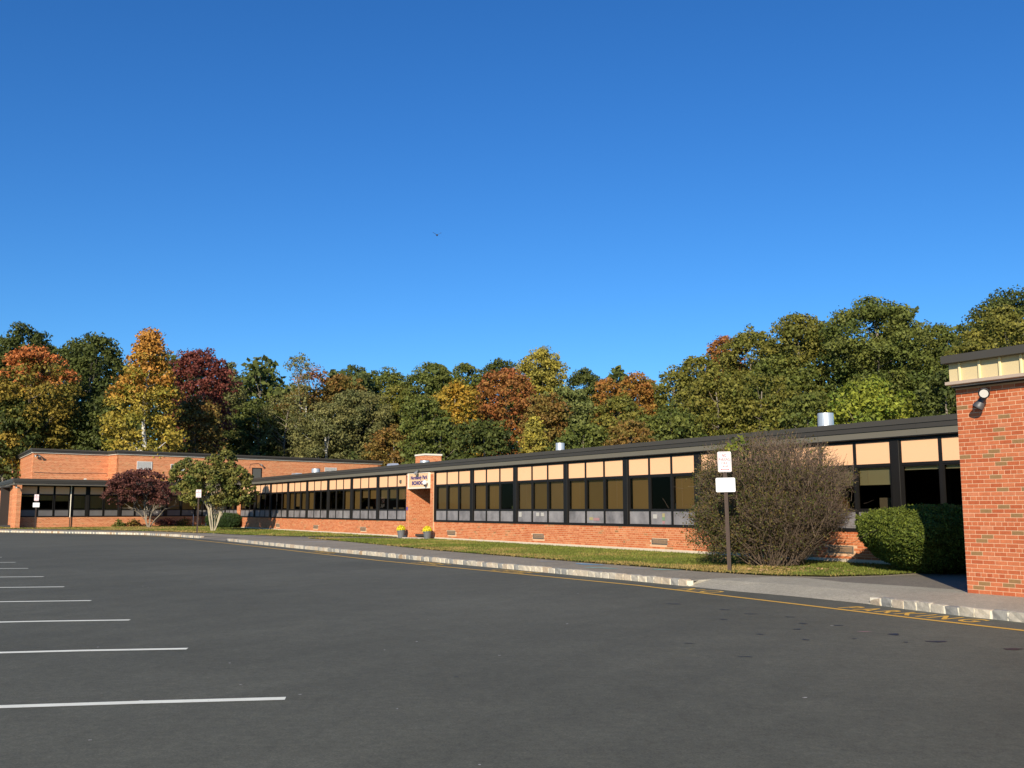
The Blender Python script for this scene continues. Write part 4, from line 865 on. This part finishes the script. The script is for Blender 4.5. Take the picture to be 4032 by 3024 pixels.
# survey of the wood: (bearing, elevation) measured on the photograph, distance estimated; turned once into real positions and sizes
def spot(xv, yv, dist):
    X = (xv - CVX) / FV; Y = -(yv - CVY) / FV; f_ = cp - Y * sp_; z = sp_ + Y * cp; return X * dist / f_, dist, 1.5 + z * dist / f_
WOOD = [ # bearing, top, half width, distance, leaf, shape, bottom of crown as share of height, label
 (50, 698, 60, 118, 'dark', 'dome', .3, 'dark green tree at the far left, rising behind the orange-topped maple'),
 (70, 747, 84, 94, 'orangetop', 'dome', .30, 'broad tree with orange top and olive lower leaves at the far left, grey trunk'),
 (205, 720, 68, 104, 'dark', 'dome', .2, 'tall dark green tree between the orange-topped tree and the golden tree'),
 (325, 708, 84, 90, 'goldtop', 'cone', .05, 'tall pointed golden tree with white trunk behind the left hall'),
 (432, 752, 64, 104, 'crimson', 'dome', .25, 'dark crimson tree right of the tall golden tree'),
 (497, 782, 46, 99, 'grey', 'cone', .1, 'narrow grey-green tree right of the crimson tree'),
 (565, 788, 58, 114, 'green', 'dome', .3, 'round green tree with sky showing through, left of the wispy tree'),
 (648, 762, 26, 95, 'grey', 'vase', .35, 'thin half-bare wispy tree poking above the treeline'),
 (685, 787, 48, 109, 'red', 'dome', .3, 'orange-red tree behind the wispy half-bare tree'),
 (766, 788, 30, 128, 'dark', 'dome', .5, 'small dark tree top on the skyline right of the orange-red tree'),
 (742, 808, 42, 108, 'brown', 'dome', .3, 'tan-orange tree just right of the orange-red tree'),
 (838, 791, 42, 124, 'green', 'dome', .4, 'rounded green skyline tree, first right of the small dark tree top'),
 (925, 782, 52, 126, 'green', 'dome', .4, 'rounded green skyline tree in the middle, above the gap left of the gold-orange tree'),
 (1005, 783, 40, 127, 'green', 'dome', .4, 'green skyline tree directly above the gold-orange tree'),
 (985, 820, 50, 104, 'orangeg', 'dome', .2, 'gold-orange tree above and right of the chimney'),
 (1080, 775, 44, 132, 'dark', 'dome', .4, 'dark green skyline tree behind the rust-red tree'),
 (1096, 792, 62, 111, 'red', 'dome', .25, 'large rust-red tree in the middle of the wood'),
 (1168, 750, 52, 121, 'yellow', 'vase', .2, 'tall loose yellow tree, highest point of the middle skyline'),
 (1258, 795, 44, 128, 'dark', 'dome', .4, 'dark green skyline tree right of the tall yellow tree'),
 (1222, 832, 60, 103, 'pale', 'dome', .1, 'broad pale green rounded tree below the tall yellow tree'),
 (1312, 815, 32, 114, 'orange', 'dome', .3, 'small rust-orange tree, left one of the pair on the skyline'),
 (1376, 805, 42, 118, 'orange', 'dome', .3, 'wider rust-orange tree, right one of the pair on the skyline'),
 (1045, 905, 66, 84, 'dark', 'dome', 0, 'low dark green bushy tree right of the chimney'),
 (1155, 895, 44, 86, 'yellow', 'cone', 0, 'low yellow-green tree left of the middle roof vent'),
 (912, 850, 44, 98, 'green', 'dome', .35, 'green tree with forked grey trunk above the chimney'),
 (775, 838, 66, 100, 'grey', 'dome', .1, 'large grey-green tree behind the right end of the hall'),
 (705, 868, 66, 94, 'grey', 'dome', .1, 'grey-green tree with pale stems, below the orange-red tree'),
 (850, 915, 50, 90, 'brown', 'dome', .0, 'rusty brown low tree left of the chimney'),
 (1340, 850, 62, 102, 'olive', 'dome', .15, 'olive tree below the rust-orange pair'),
 (1360, 905, 48, 80, 'brown', 'dome', .0, 'dull brownish bushy tree just above the long roof'),
 (1565, 727, 36, 113, 'red', 'dome', .4, 'small rusty tree top on the rising skyline at right'),
 (1455, 790, 40, 101, 'olive', 'dome', .2, 'olive tree at the foot of the rising skyline'),
 (1510, 766, 40, 101, 'olive', 'dome', .2, 'olive tree second along the rising skyline'),
 (1620, 705, 58, 104, 'olive', 'dome', .2, 'olive tree right of the small rusty top'),
 (1725, 678, 72, 100, 'olive', 'dome', .3, 'tall olive-brown tree with forked grey trunk left of the big green oak'),
 (1545, 800, 72, 88, 'olive', 'dome', .1, 'lower olive tree in front of the rising skyline'),
 (1640, 800, 64, 86, 'olive', 'dome', .1, 'lower olive-gold tree left of the right-hand roof vent'),
 (1450, 868, 60, 84, 'green', 'dome', .0, 'low green tree behind the middle of the long roof'),
 (1885, 636, 104, 95, 'green', 'dome', .35, 'biggest green oak on the right skyline with sky gaps and visible trunk'),
 (2180, 622, 95, 102, 'dark', 'dome', .2, 'dark green tree above the brick block at the right edge'),
 (2170, 662, 88, 88, 'olive', 'dome', .2, 'olive tree in front of the dark one above the brick block'),
 (2030, 700, 62, 98, 'green', 'dome', .2, 'green tree in the dip between the big oak and the brick block'),
 (1880, 815, 100, 72, 'lime', 'dome', .0, 'bright yellow-green spreading tree behind the right-hand roof vent'),
 (1745, 845, 52, 76, 'green', 'dome', .0, 'low green tree right behind the right-hand roof vent'),
 (2035, 800, 50, 70, 'dark', 'dome', .0, 'dark tangled tree beside the tan band of the brick block'),
 (20, 850, 60, 92, 'dark', 'dome', .0, 'dark understorey tree at the far left edge above the eave'),
 (140, 860, 58, 100, 'dark', 'dome', .0, 'dark understorey tree between orange-topped and golden trees'),
 (225, 850, 56, 97, 'dark', 'dome', .0, 'dark green low tree left of the golden tree'),
 (425, 855, 56, 98, 'brown', 'dome', .0, 'brownish low tree under the crimson one'),
 (475, 880, 56, 95, 'dark', 'cone', .0, 'dark green spruce-like tree behind the small green yard tree'),
 (560, 860, 60, 99, 'dark', 'dome', .0, 'dark low tree right of the spruce-like one'),
 (620, 850, 55, 97, 'grey', 'dome', .0, 'grey-green low tree under the wispy tree'),
 (950, 900, 55, 88, 'green', 'dome', .0, 'low green tree directly behind the chimney'),
 (1260, 910, 60, 84, 'green', 'dome', .0, 'low green tree right of the middle roof vent'),
 (1180, 850, 45, 100, 'brown', 'dome', .0, 'brown-red low tree beneath the rust-red one'),
 (660, 830, 50, 106, 'brown', 'dome', .1, 'reddish brown tree behind the pale stems'),
 (870, 830, 50, 112, 'olive', 'dome', .1, 'olive green tree below the middle skyline'),
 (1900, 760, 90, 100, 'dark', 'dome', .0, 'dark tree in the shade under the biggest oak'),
 (2080, 740, 70, 92, 'green', 'dome', .0, 'green tree left of the brick block roof'),
 (1690, 760, 70, 98, 'green', 'dome', .0, 'green tree in the shade left of the biggest oak'),
 (1530, 850, 60, 96, 'brown', 'dome', .0, 'brown-green tree low on the right slope'),
 (-20, 740, 70, 108, 'dark', 'dome', .1, 'dark tree cut by the left edge'),
]
SHADE = 0
for i, (xv, yv, hw, dist, kind, shape, bot, lab) in enumerate(WOOD):
    if 470 < xv < 880: dist = 112 + max(0, dist - 84) * .55     # beyond the back corner of the hall
    g = np.random.default_rng(100 + i); x, y, zt = spot(xv, yv, dist); gz = groundz(dist); H = zt - gz; Rr = hw / FV * dist * 1.24
    t = thing('wood_tree', lab, 'tree', (x, y, gz), 0, 'trees of the autumn wood')
    z0 = max(bot * H, .3 if bot else -.5); Hc = H - z0
    sz = .150 if kind != 'grey' else .13
    thin = {8: .45}.get(i + 1, 1.0); thin = .5 if 'wispy' in lab else (.82 if 'sky gaps' in lab or 'sky showing' in lab else 1)
    nl = int(4 * math.pi * (Rr * Rr + Rr * Hc) / 2 / (sz * sz) * .85 * (.25 if 'wispy' in lab else 1)); nl = min(nl, 28000)
    p, e, tone, c, pr = crown_pts(g, Rr, Hc, shape, nl, thin=thin)
    zc = z0 + Hc / 2; p[:, 2] += zc; c = c + np.array([0, 0, zc])
    if p[:, 2].max() > H: p[:, 2] -= (p[:, 2].max() - H) * .7
    cards('crown', p, e, sz, LEAF[kind], t, g, .58, tone, tri=True)
    m = 'barkwhite' if 'white trunk' in lab or 'pale stems' in lab else 'bark'
    limbs(g, H, .22 if Rr < 4 else .3, c, None, forks=16 if 'wispy' not in lab else 40).build('trunk', M[m], t, smooth=True)
# dense low growth that closes the foot of the wood, one mass
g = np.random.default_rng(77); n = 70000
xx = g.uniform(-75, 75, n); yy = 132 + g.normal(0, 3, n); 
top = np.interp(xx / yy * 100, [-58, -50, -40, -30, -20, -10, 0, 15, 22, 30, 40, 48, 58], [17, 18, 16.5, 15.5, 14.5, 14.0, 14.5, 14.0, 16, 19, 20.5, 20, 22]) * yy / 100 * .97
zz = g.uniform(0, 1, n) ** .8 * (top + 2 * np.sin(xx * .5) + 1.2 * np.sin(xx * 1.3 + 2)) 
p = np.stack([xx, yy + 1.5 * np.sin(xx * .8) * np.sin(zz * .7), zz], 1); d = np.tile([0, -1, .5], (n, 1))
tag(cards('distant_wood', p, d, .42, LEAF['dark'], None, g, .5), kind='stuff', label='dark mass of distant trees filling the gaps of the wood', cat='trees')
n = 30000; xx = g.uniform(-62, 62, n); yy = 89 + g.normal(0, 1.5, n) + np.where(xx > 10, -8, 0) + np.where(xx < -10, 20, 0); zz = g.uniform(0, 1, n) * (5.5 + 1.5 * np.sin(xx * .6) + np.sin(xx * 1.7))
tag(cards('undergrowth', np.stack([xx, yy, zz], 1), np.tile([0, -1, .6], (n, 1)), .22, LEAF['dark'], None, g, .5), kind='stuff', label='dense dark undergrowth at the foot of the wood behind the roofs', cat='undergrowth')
mb = MB(); nx_, ny_ = 20, 12
vs = [(-150 + 300 * i / nx_, 84 + 150 * j / ny_, .06 + max(0, 150 * j / ny_ - 2) * .06) for j in range(ny_ + 1) for i in range(nx_ + 1)]
mb.add(vs, [(j * (nx_ + 1) + i, j * (nx_ + 1) + i + 1, (j + 1) * (nx_ + 1) + i + 1, (j + 1) * (nx_ + 1) + i) for j in range(ny_) for i in range(nx_)]); tag(mb.build('hillside', M['floor'], smooth=True), kind='structure')

# branch skeleton used by the yard trees and the bare bush
def grow(g, p, d, L, r, depth, out, spread=.5, up=.1, kids=3, shrink=.68):
    q = p; n = 3; pts = [p]; dd = d
    for i in range(n):
        dd = dd + g.normal(0, .16, 3); dd[2] += up; dd /= np.linalg.norm(dd); q = q + dd * L / n; pts.append(q)
    out.append((pts, r, r * .62, depth))
    if depth == 0: return
    for k in range(kids):
        j = int(g.integers(1, n + 1)); nd = dd + g.normal(0, spread, 3); nd /= np.linalg.norm(nd)
        grow(g, pts[j], nd, L * shrink * g.uniform(.75, 1.2), r * .6, depth - 1, out, spread, up, kids, shrink)
def twigs(out, name, m, parent, minr=.0):
    V = []
    ang = np.array([0, 2.094, 4.189])
    for pts, r0, r1, dp in out:
        P = np.array(pts); n = len(P); 
        for i in range(n - 1):
            a, b = P[i], P[i + 1]; t = b - a; L = np.linalg.norm(t) + 1e-9; t = t / L; u = np.cross(t, [0, 0, 1.0] if abs(t[2]) < .9 else [1.0, 0, 0]); u /= np.linalg.norm(u); v = np.cross(t, u)
            ra = r0 + (r1 - r0) * i / (n - 1); rb = r0 + (r1 - r0) * (i + 1) / (n - 1)
            ca = [a + (u * math.cos(q) + v * math.sin(q)) * ra for q in ang]; cb = [b + (u * math.cos(q) + v * math.sin(q)) * rb for q in ang]
            for k in range(3): V += [ca[k], ca[(k + 1) % 3], cb[(k + 1) % 3], cb[k]]
    return soup(name, np.array(V), 4, m, parent)

# red Japanese maple
g = np.random.default_rng(21); mx, my = -27.7, 74.6
t = thing('red_maple', 'small spreading dark red maple in front of the left wing', 'tree', (mx, my, GZ))
out = []
for k in range(5):
    a = k * 1.26 + .3; grow(g, np.array([.08 * math.cos(a), .08 * math.sin(a), 0]), np.array([.34 * math.cos(a) - .08, .25 * math.sin(a), 1.0]), 1.75, .062, 3, out, .55, .02, 3, .72)
out = [o for o in out if o[3] >= 3 or ((o[0][-1][0] + .6) ** 2 / 7.5 + o[0][-1][1] ** 2 / 6 < 1 and 1.2 < o[0][-1][2] < 4.4)]
twigs(out, 'trunk', M['bark'], t)
leafM = m_leaf('maroon_leaves', (.080, .032, .028), (.165, .062, .050))
p, e, tone, c, pr = crown_pts(g, 2.75, 2.7, 'dome', 15000, puff=.14, thin=.85)
p[:, 2] = p[:, 2] * .95 + 3.25 - .13 * np.abs(p[:, 0]) ** 1.3; p[:, 0] -= .7
k = g.random(len(p)) < np.where(p[:, 0] > .7, .5, 1); p, e, tone = p[k], e[k], tone[k]
k = (p[:, 2] > 1.5 + .25 * np.sin(p[:, 0] * 3)); p, e, tone = p[k], e[k], tone[k]
cards('crown', p, e * [1, 1, 1.5], .075, leafM, t, g, .5, tone)
# green yard tree
g = np.random.default_rng(22); tx, ty = -19.2, 62.9
t = thing('yard_tree', 'small multi-stemmed green tree with pale bark standing on the left lawn', 'tree', (tx, ty, GZ))
out = []
for k in range(7):
    a = k * .9 + .2; grow(g, np.array([.12 * math.cos(a), .12 * math.sin(a), 0]), np.array([.55 * math.cos(a), .35 * math.sin(a), 1.45]), 2.0, .050, 3, out, .36, .08, 3, .66)
out = [o for o in out if o[3] >= 3 or (o[0][-1][0] ** 2 / 6.5 + o[0][-1][1] ** 2 / 4 < 1 and 1.5 < o[0][-1][2] < 5)]
twigs(out, 'trunk', M['barkpale'], t)
leafY = m_leaf('yard_tree_leaves', (.07, .10, .022), (.22, .19, .05))
P_, E_l, T_ = [], [], []
for (cx, cz, rr, hh, nn) in ((-.2, 3.0, 2.3, 2.7, 10500), (-1.8, 3.6, 1.2, 2.1, 3600), (1.5, 2.9, 1.25, 2.5, 4200), (.55, 4.3, .9, 1.9, 2200), (-.4, 3.9, 1.5, 1.7, 1800)):
    p, e, tone, c, pr = crown_pts(g, rr, hh, 'dome', nn, puff=.17, thin=.6); p += [cx, 0, cz]; P_.append(p); E_l.append(e); T_.append(tone)
cards('crown', np.vstack(P_), np.vstack(E_l), .085, leafY, t, g, .4, np.hstack(T_))
# big half-bare bush
g = np.random.default_rng(23); bx, by = 6.45, 24.2
t = thing('bare_bush', 'large tangled half-bare bush of brown twigs before the right-hand windows', 'bush', (bx, by, GZ))
def inb(q, k=1.0):
    x, y, z = q; zc = 1.62; rz = 1.45
    r = 1.78 * (1 + .06 * math.sin(4 * x + 3 * z) + .05 * math.sin(7 * z + y)) * k
    if z < 1.1: r *= (.55 + .45 * z / 1.1) if x > -.6 else (.72 + .28 * z / 1.1)
    return abs(x / r) ** 2.3 + abs(y / (r * .9)) ** 2.3 + abs((z - zc) / (rz * k)) ** 2.6 < 1.0
out = []
for k in range(170):
    a = g.uniform(0, 6.28); rad = g.uniform(0, 1) ** .5 * .62; sx = math.cos(a) * rad; sy = math.sin(a) * rad
    lean = np.array([sx * 1.5 + g.normal(0, .25), sy * 1.3 + g.normal(0, .2), 1.0]); lean /= np.linalg.norm(lean)
    grow(g, np.array([sx, sy, 0.0]), lean, g.uniform(1.2, 1.9), .013, 3, out, .55, .02, 3, .60)
out = [o for o in out if inb(o[0][-1]) or o[3] == 3 or g.random() < .04]
n = 0; zz_ = []
while n < 13000:
    q = np.array([g.uniform(-2.15, 2.1), g.uniform(-1.9, 1.9), g.uniform(.15, 3.15)])
    if not inb(q) or (g.random() > np.clip(1.15 - .45 * max(0, q[2] - 1.9) - .18 * max(0, q[0] - .6), .12, 1)): continue
    n += 1; dirn = q - np.array([q[0] * .35, q[1] * .35, .2]); dirn /= np.linalg.norm(dirn); dirn = dirn + g.normal(0, .45, 3); dirn /= np.linalg.norm(dirn)
    L = g.uniform(.12, .34); m1 = q + dirn * L * .5 + g.normal(0, .025, 3); out.append(([q, m1, q + dirn * L + g.normal(0, .04, 3)], .006, .003, 0)); zz_.append(q + dirn * L)
for k in range(1500):                                   # leafy lobe hanging low on the left
    q = np.array([-1.30, -.35, .85]) + g.normal(0, 1, 3) * [.32, .4, .32]
    if q[2] < .12: continue
    dirn = g.normal(0, 1, 3); dirn[0] -= .5; dirn /= np.linalg.norm(dirn); L = g.uniform(.08, .22); out.append(([q, q + dirn * L * .5, q + dirn * L + g.normal(0, .03, 3)], .004, .002, 0)); zz_.append(q + dirn * L)
twigs(out, 'stems', M['twig'], t)
tips = np.array(zz_)
wgt = np.clip(.95 - (tips[:, 0] + 1.6) / 3.0 * .8, .16, 1) * np.where(tips[:, 2] > 2.4, .35, 1)
sel = tips[g.random(len(tips)) < wgt]; p = np.repeat(sel, 6, 0) + g.normal(0, .07, (len(sel) * 6, 3)); kk = min(len(p), 60000); p = p[g.permutation(len(p))[:kk]]
leafB = m_leaf('bush_leaves', (.05, .075, .015), (.13, .085, .028))
cards('leaves', p, g.normal(size=p.shape), .024, leafB, t, g, .3)
p = np.repeat(np.array([[-.95, -.5, 2.98], [-.8, -.5, 2.85], [-1.05, -.45, 2.82]]), 30, 0) + g.normal(0, .10, (90, 3)); cards('foliage_sprig', p, g.normal(size=p.shape), .06, LEAF['lime'], t, g, .3)['kind'] = 'stuff'
n = 130; qx = g.uniform(-6, 8.5, n); qy = 34 - (qx + 6) * 1.05 + g.normal(0, 1.6, n); kk2 = inpoly(qx, qy, L1); qx, qy = qx[kk2], qy[kk2]; tag(cards('fallen_leaves', np.stack([qx, qy, np.full(len(qx), GZ + .035)], 1), np.tile([0, 0, 1.0], (len(qx), 1)), .03, M['leaflitter'], None, g, .8), kind='stuff', label='scattered fallen leaves on the long lawn strip', cat='leaves')
n = 260; p = np.stack([g.normal(bx, .9, n), g.normal(by - 1.6, .5, n), np.full(n, GZ + .03)], 1); tag(cards('leaf_litter', p, np.tile([0, 0, 1.0], (n, 1)), .035, M['leaflitter'], None, g, .8), kind='stuff', label='fallen tan leaves on the grass under the bare bush', cat='leaves')
# clipped hedges
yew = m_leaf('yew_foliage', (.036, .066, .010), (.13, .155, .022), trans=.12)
box_ = m_leaf('boxwood_foliage', (.020, .042, .012), (.045, .075, .018), trans=.12)
def hedge(name, label, loc, ax, ht, n, m, sz, seed, pw=3.0, rz=0, taper=.25):
    g = np.random.default_rng(seed); t = thing(name, label, 'hedge', loc, rz)
    core = bmesh.new(); bmesh.ops.create_icosphere(core, subdivisions=4, radius=1)
    def shp(v):
        v = np.asarray(v, float); nrm = (np.abs(v) ** pw).sum(-1, keepdims=True) ** (1 / pw); q = v / nrm
        z = q[..., 2]; k = np.where(z < 0, 1 + taper * z, 1.0)
        b = 1 + .045 * np.sin(4 * q[..., 0] + 2 * q[..., 2] + seed) + .035 * np.sin(7 * q[..., 1] + 5 * q[..., 2]) + .03 * np.sin(9 * q[..., 0] - 4 * q[..., 2])
        return np.stack([q[..., 0] * k * b * ax[0], q[..., 1] * k * b * ax[1], (z * np.where(z > 0, b, 1) * .5 + .5) * ht], -1)
    for v in core.verts:
        q = shp(np.array(v.co)); v.co = Vector((q[0] * .94, q[1] * .94, q[2] * .96))
    me = bpy.data.meshes.new('core'); core.to_mesh(me); core.free(); me.materials.append(m); link('inner_foliage', me, t)
    d = g.normal(size=(n, 3)); d /= np.linalg.norm(d, axis=1)[:, None]; p = shp(d) * (1 + .035 * np.sin(23 * d[:, :1] + 17 * d[:, 2:]) * np.sin(19 * d[:, 1:2] - 21 * d[:, 2:])) + g.normal(0, .022, (n, 3)); 
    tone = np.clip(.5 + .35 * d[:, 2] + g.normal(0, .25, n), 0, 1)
    nd = d + np.array([0, 0, .5])
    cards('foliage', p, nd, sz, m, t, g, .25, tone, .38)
    return t
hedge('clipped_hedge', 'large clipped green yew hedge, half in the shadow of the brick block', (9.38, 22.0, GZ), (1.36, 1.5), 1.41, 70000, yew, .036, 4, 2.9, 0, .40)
xh, yh = A(-32.3, -1.35); hedge('clipped_hedge', 'small dark clipped hedge at the far end of the long wing by the green tree', (xh + .3, yh, GZ), (1.25, .85), 1.05, 9000, box_, .05, 5, 3.2, 0, .1)
# low plants by the left wing
for i, (s, o, r_, h, m, lb) in enumerate([(7.1, -.6, .5, .36, 'green', 'low green plant by the brick base left of the red maple'), (8.2, -.6, .6, .38, 'brown', 'low brownish plants just left of the maple trunk'), (10.9, -.7, .8, .45, 'crimson', 'low reddish shrub right of the maple trunk'), (12.4, -.7, .7, .5, 'brown', 'low brown shrub near the two thin stakes')]):
    g = np.random.default_rng(60 + i); x, y = B(s, o); t = thing('low_shrub', lb, 'shrub', (x, y, GZ), 0, 'low plants along the left wing')
    p, e, tone, c, pr = crown_pts(g, r_, h * 1.6, 'dome', 500, puff=.4); p[:, 2] += h * .5; p = p[p[:, 2] > -.02]; cards('foliage', p, np.ones_like(p) * .3, .07, LEAF[m], t, g, .3)
    MB().tube([(0, 0, 0), (.02, 0, h * .8)], .02, 5).build('stem', M['twig'], t)
for s, lb in ((12.5, 'thin grey stake by the left wing, left one of two'), (13.6, 'thin grey stake by the left wing, right one of two')):
    x, y = B(s, -2.2); t = thing('stake', lb, 'stake', (x, y, GZ)); MB().tube([(0, 0, -.05), (0, 0, .95)], .03, 8).build('pole', M['galv'], t); MB().tube([(0, 0, .95), (0, 0, 1.0)], .036, 8).build('pole_cap', M['louvre'], t)

# ------------------------------------------------------------------ bird
t = thing('bird', 'dark bird gliding with raised wings high in the blue sky', 'bird', (-3.19, 40, 13.06)); t.rotation_euler = (R(20), 0, R(10))
mb = MB(); mb.tube([(0, -.13, 0), (0, -.10, .01), (0, -.03, .01), (0, .08, 0), (0, .16, 0)], [.008, .026, .042, .03, .01], 10); mb.build('body', M['bird'], t, smooth=True)
for s in (-1, 1):
    mb = MB(); pr_ = [(0, -.05, .01, .10), (.07 * s, -.06, .055, .10), (.14 * s, -.04, .10, .07), (.185 * s, .0, .115, .02)]
    v = []; 
    for x, y, z, c in pr_: v += [(x, y, z), (x, y + c, z - .01), (x, y + c * .4, z + .008)]
    mb.add(v, [(3 * i + a, 3 * i + (a + 1) % 3, 3 * i + 3 + (a + 1) % 3, 3 * i + 3 + a) for i in range(3) for a in range(3)]); mb.build('wing', M['bird'], t)
mb = MB(); mb.add([(-.012, .14, 0), (.012, .14, 0), (.04, .23, 0), (-.04, .23, 0), (0, .15, .008)], [(0, 1, 2, 3), (0, 4, 3), (1, 2, 4), (0, 1, 4), (2, 3, 4)]); mb.build('tail', M['bird'], t)
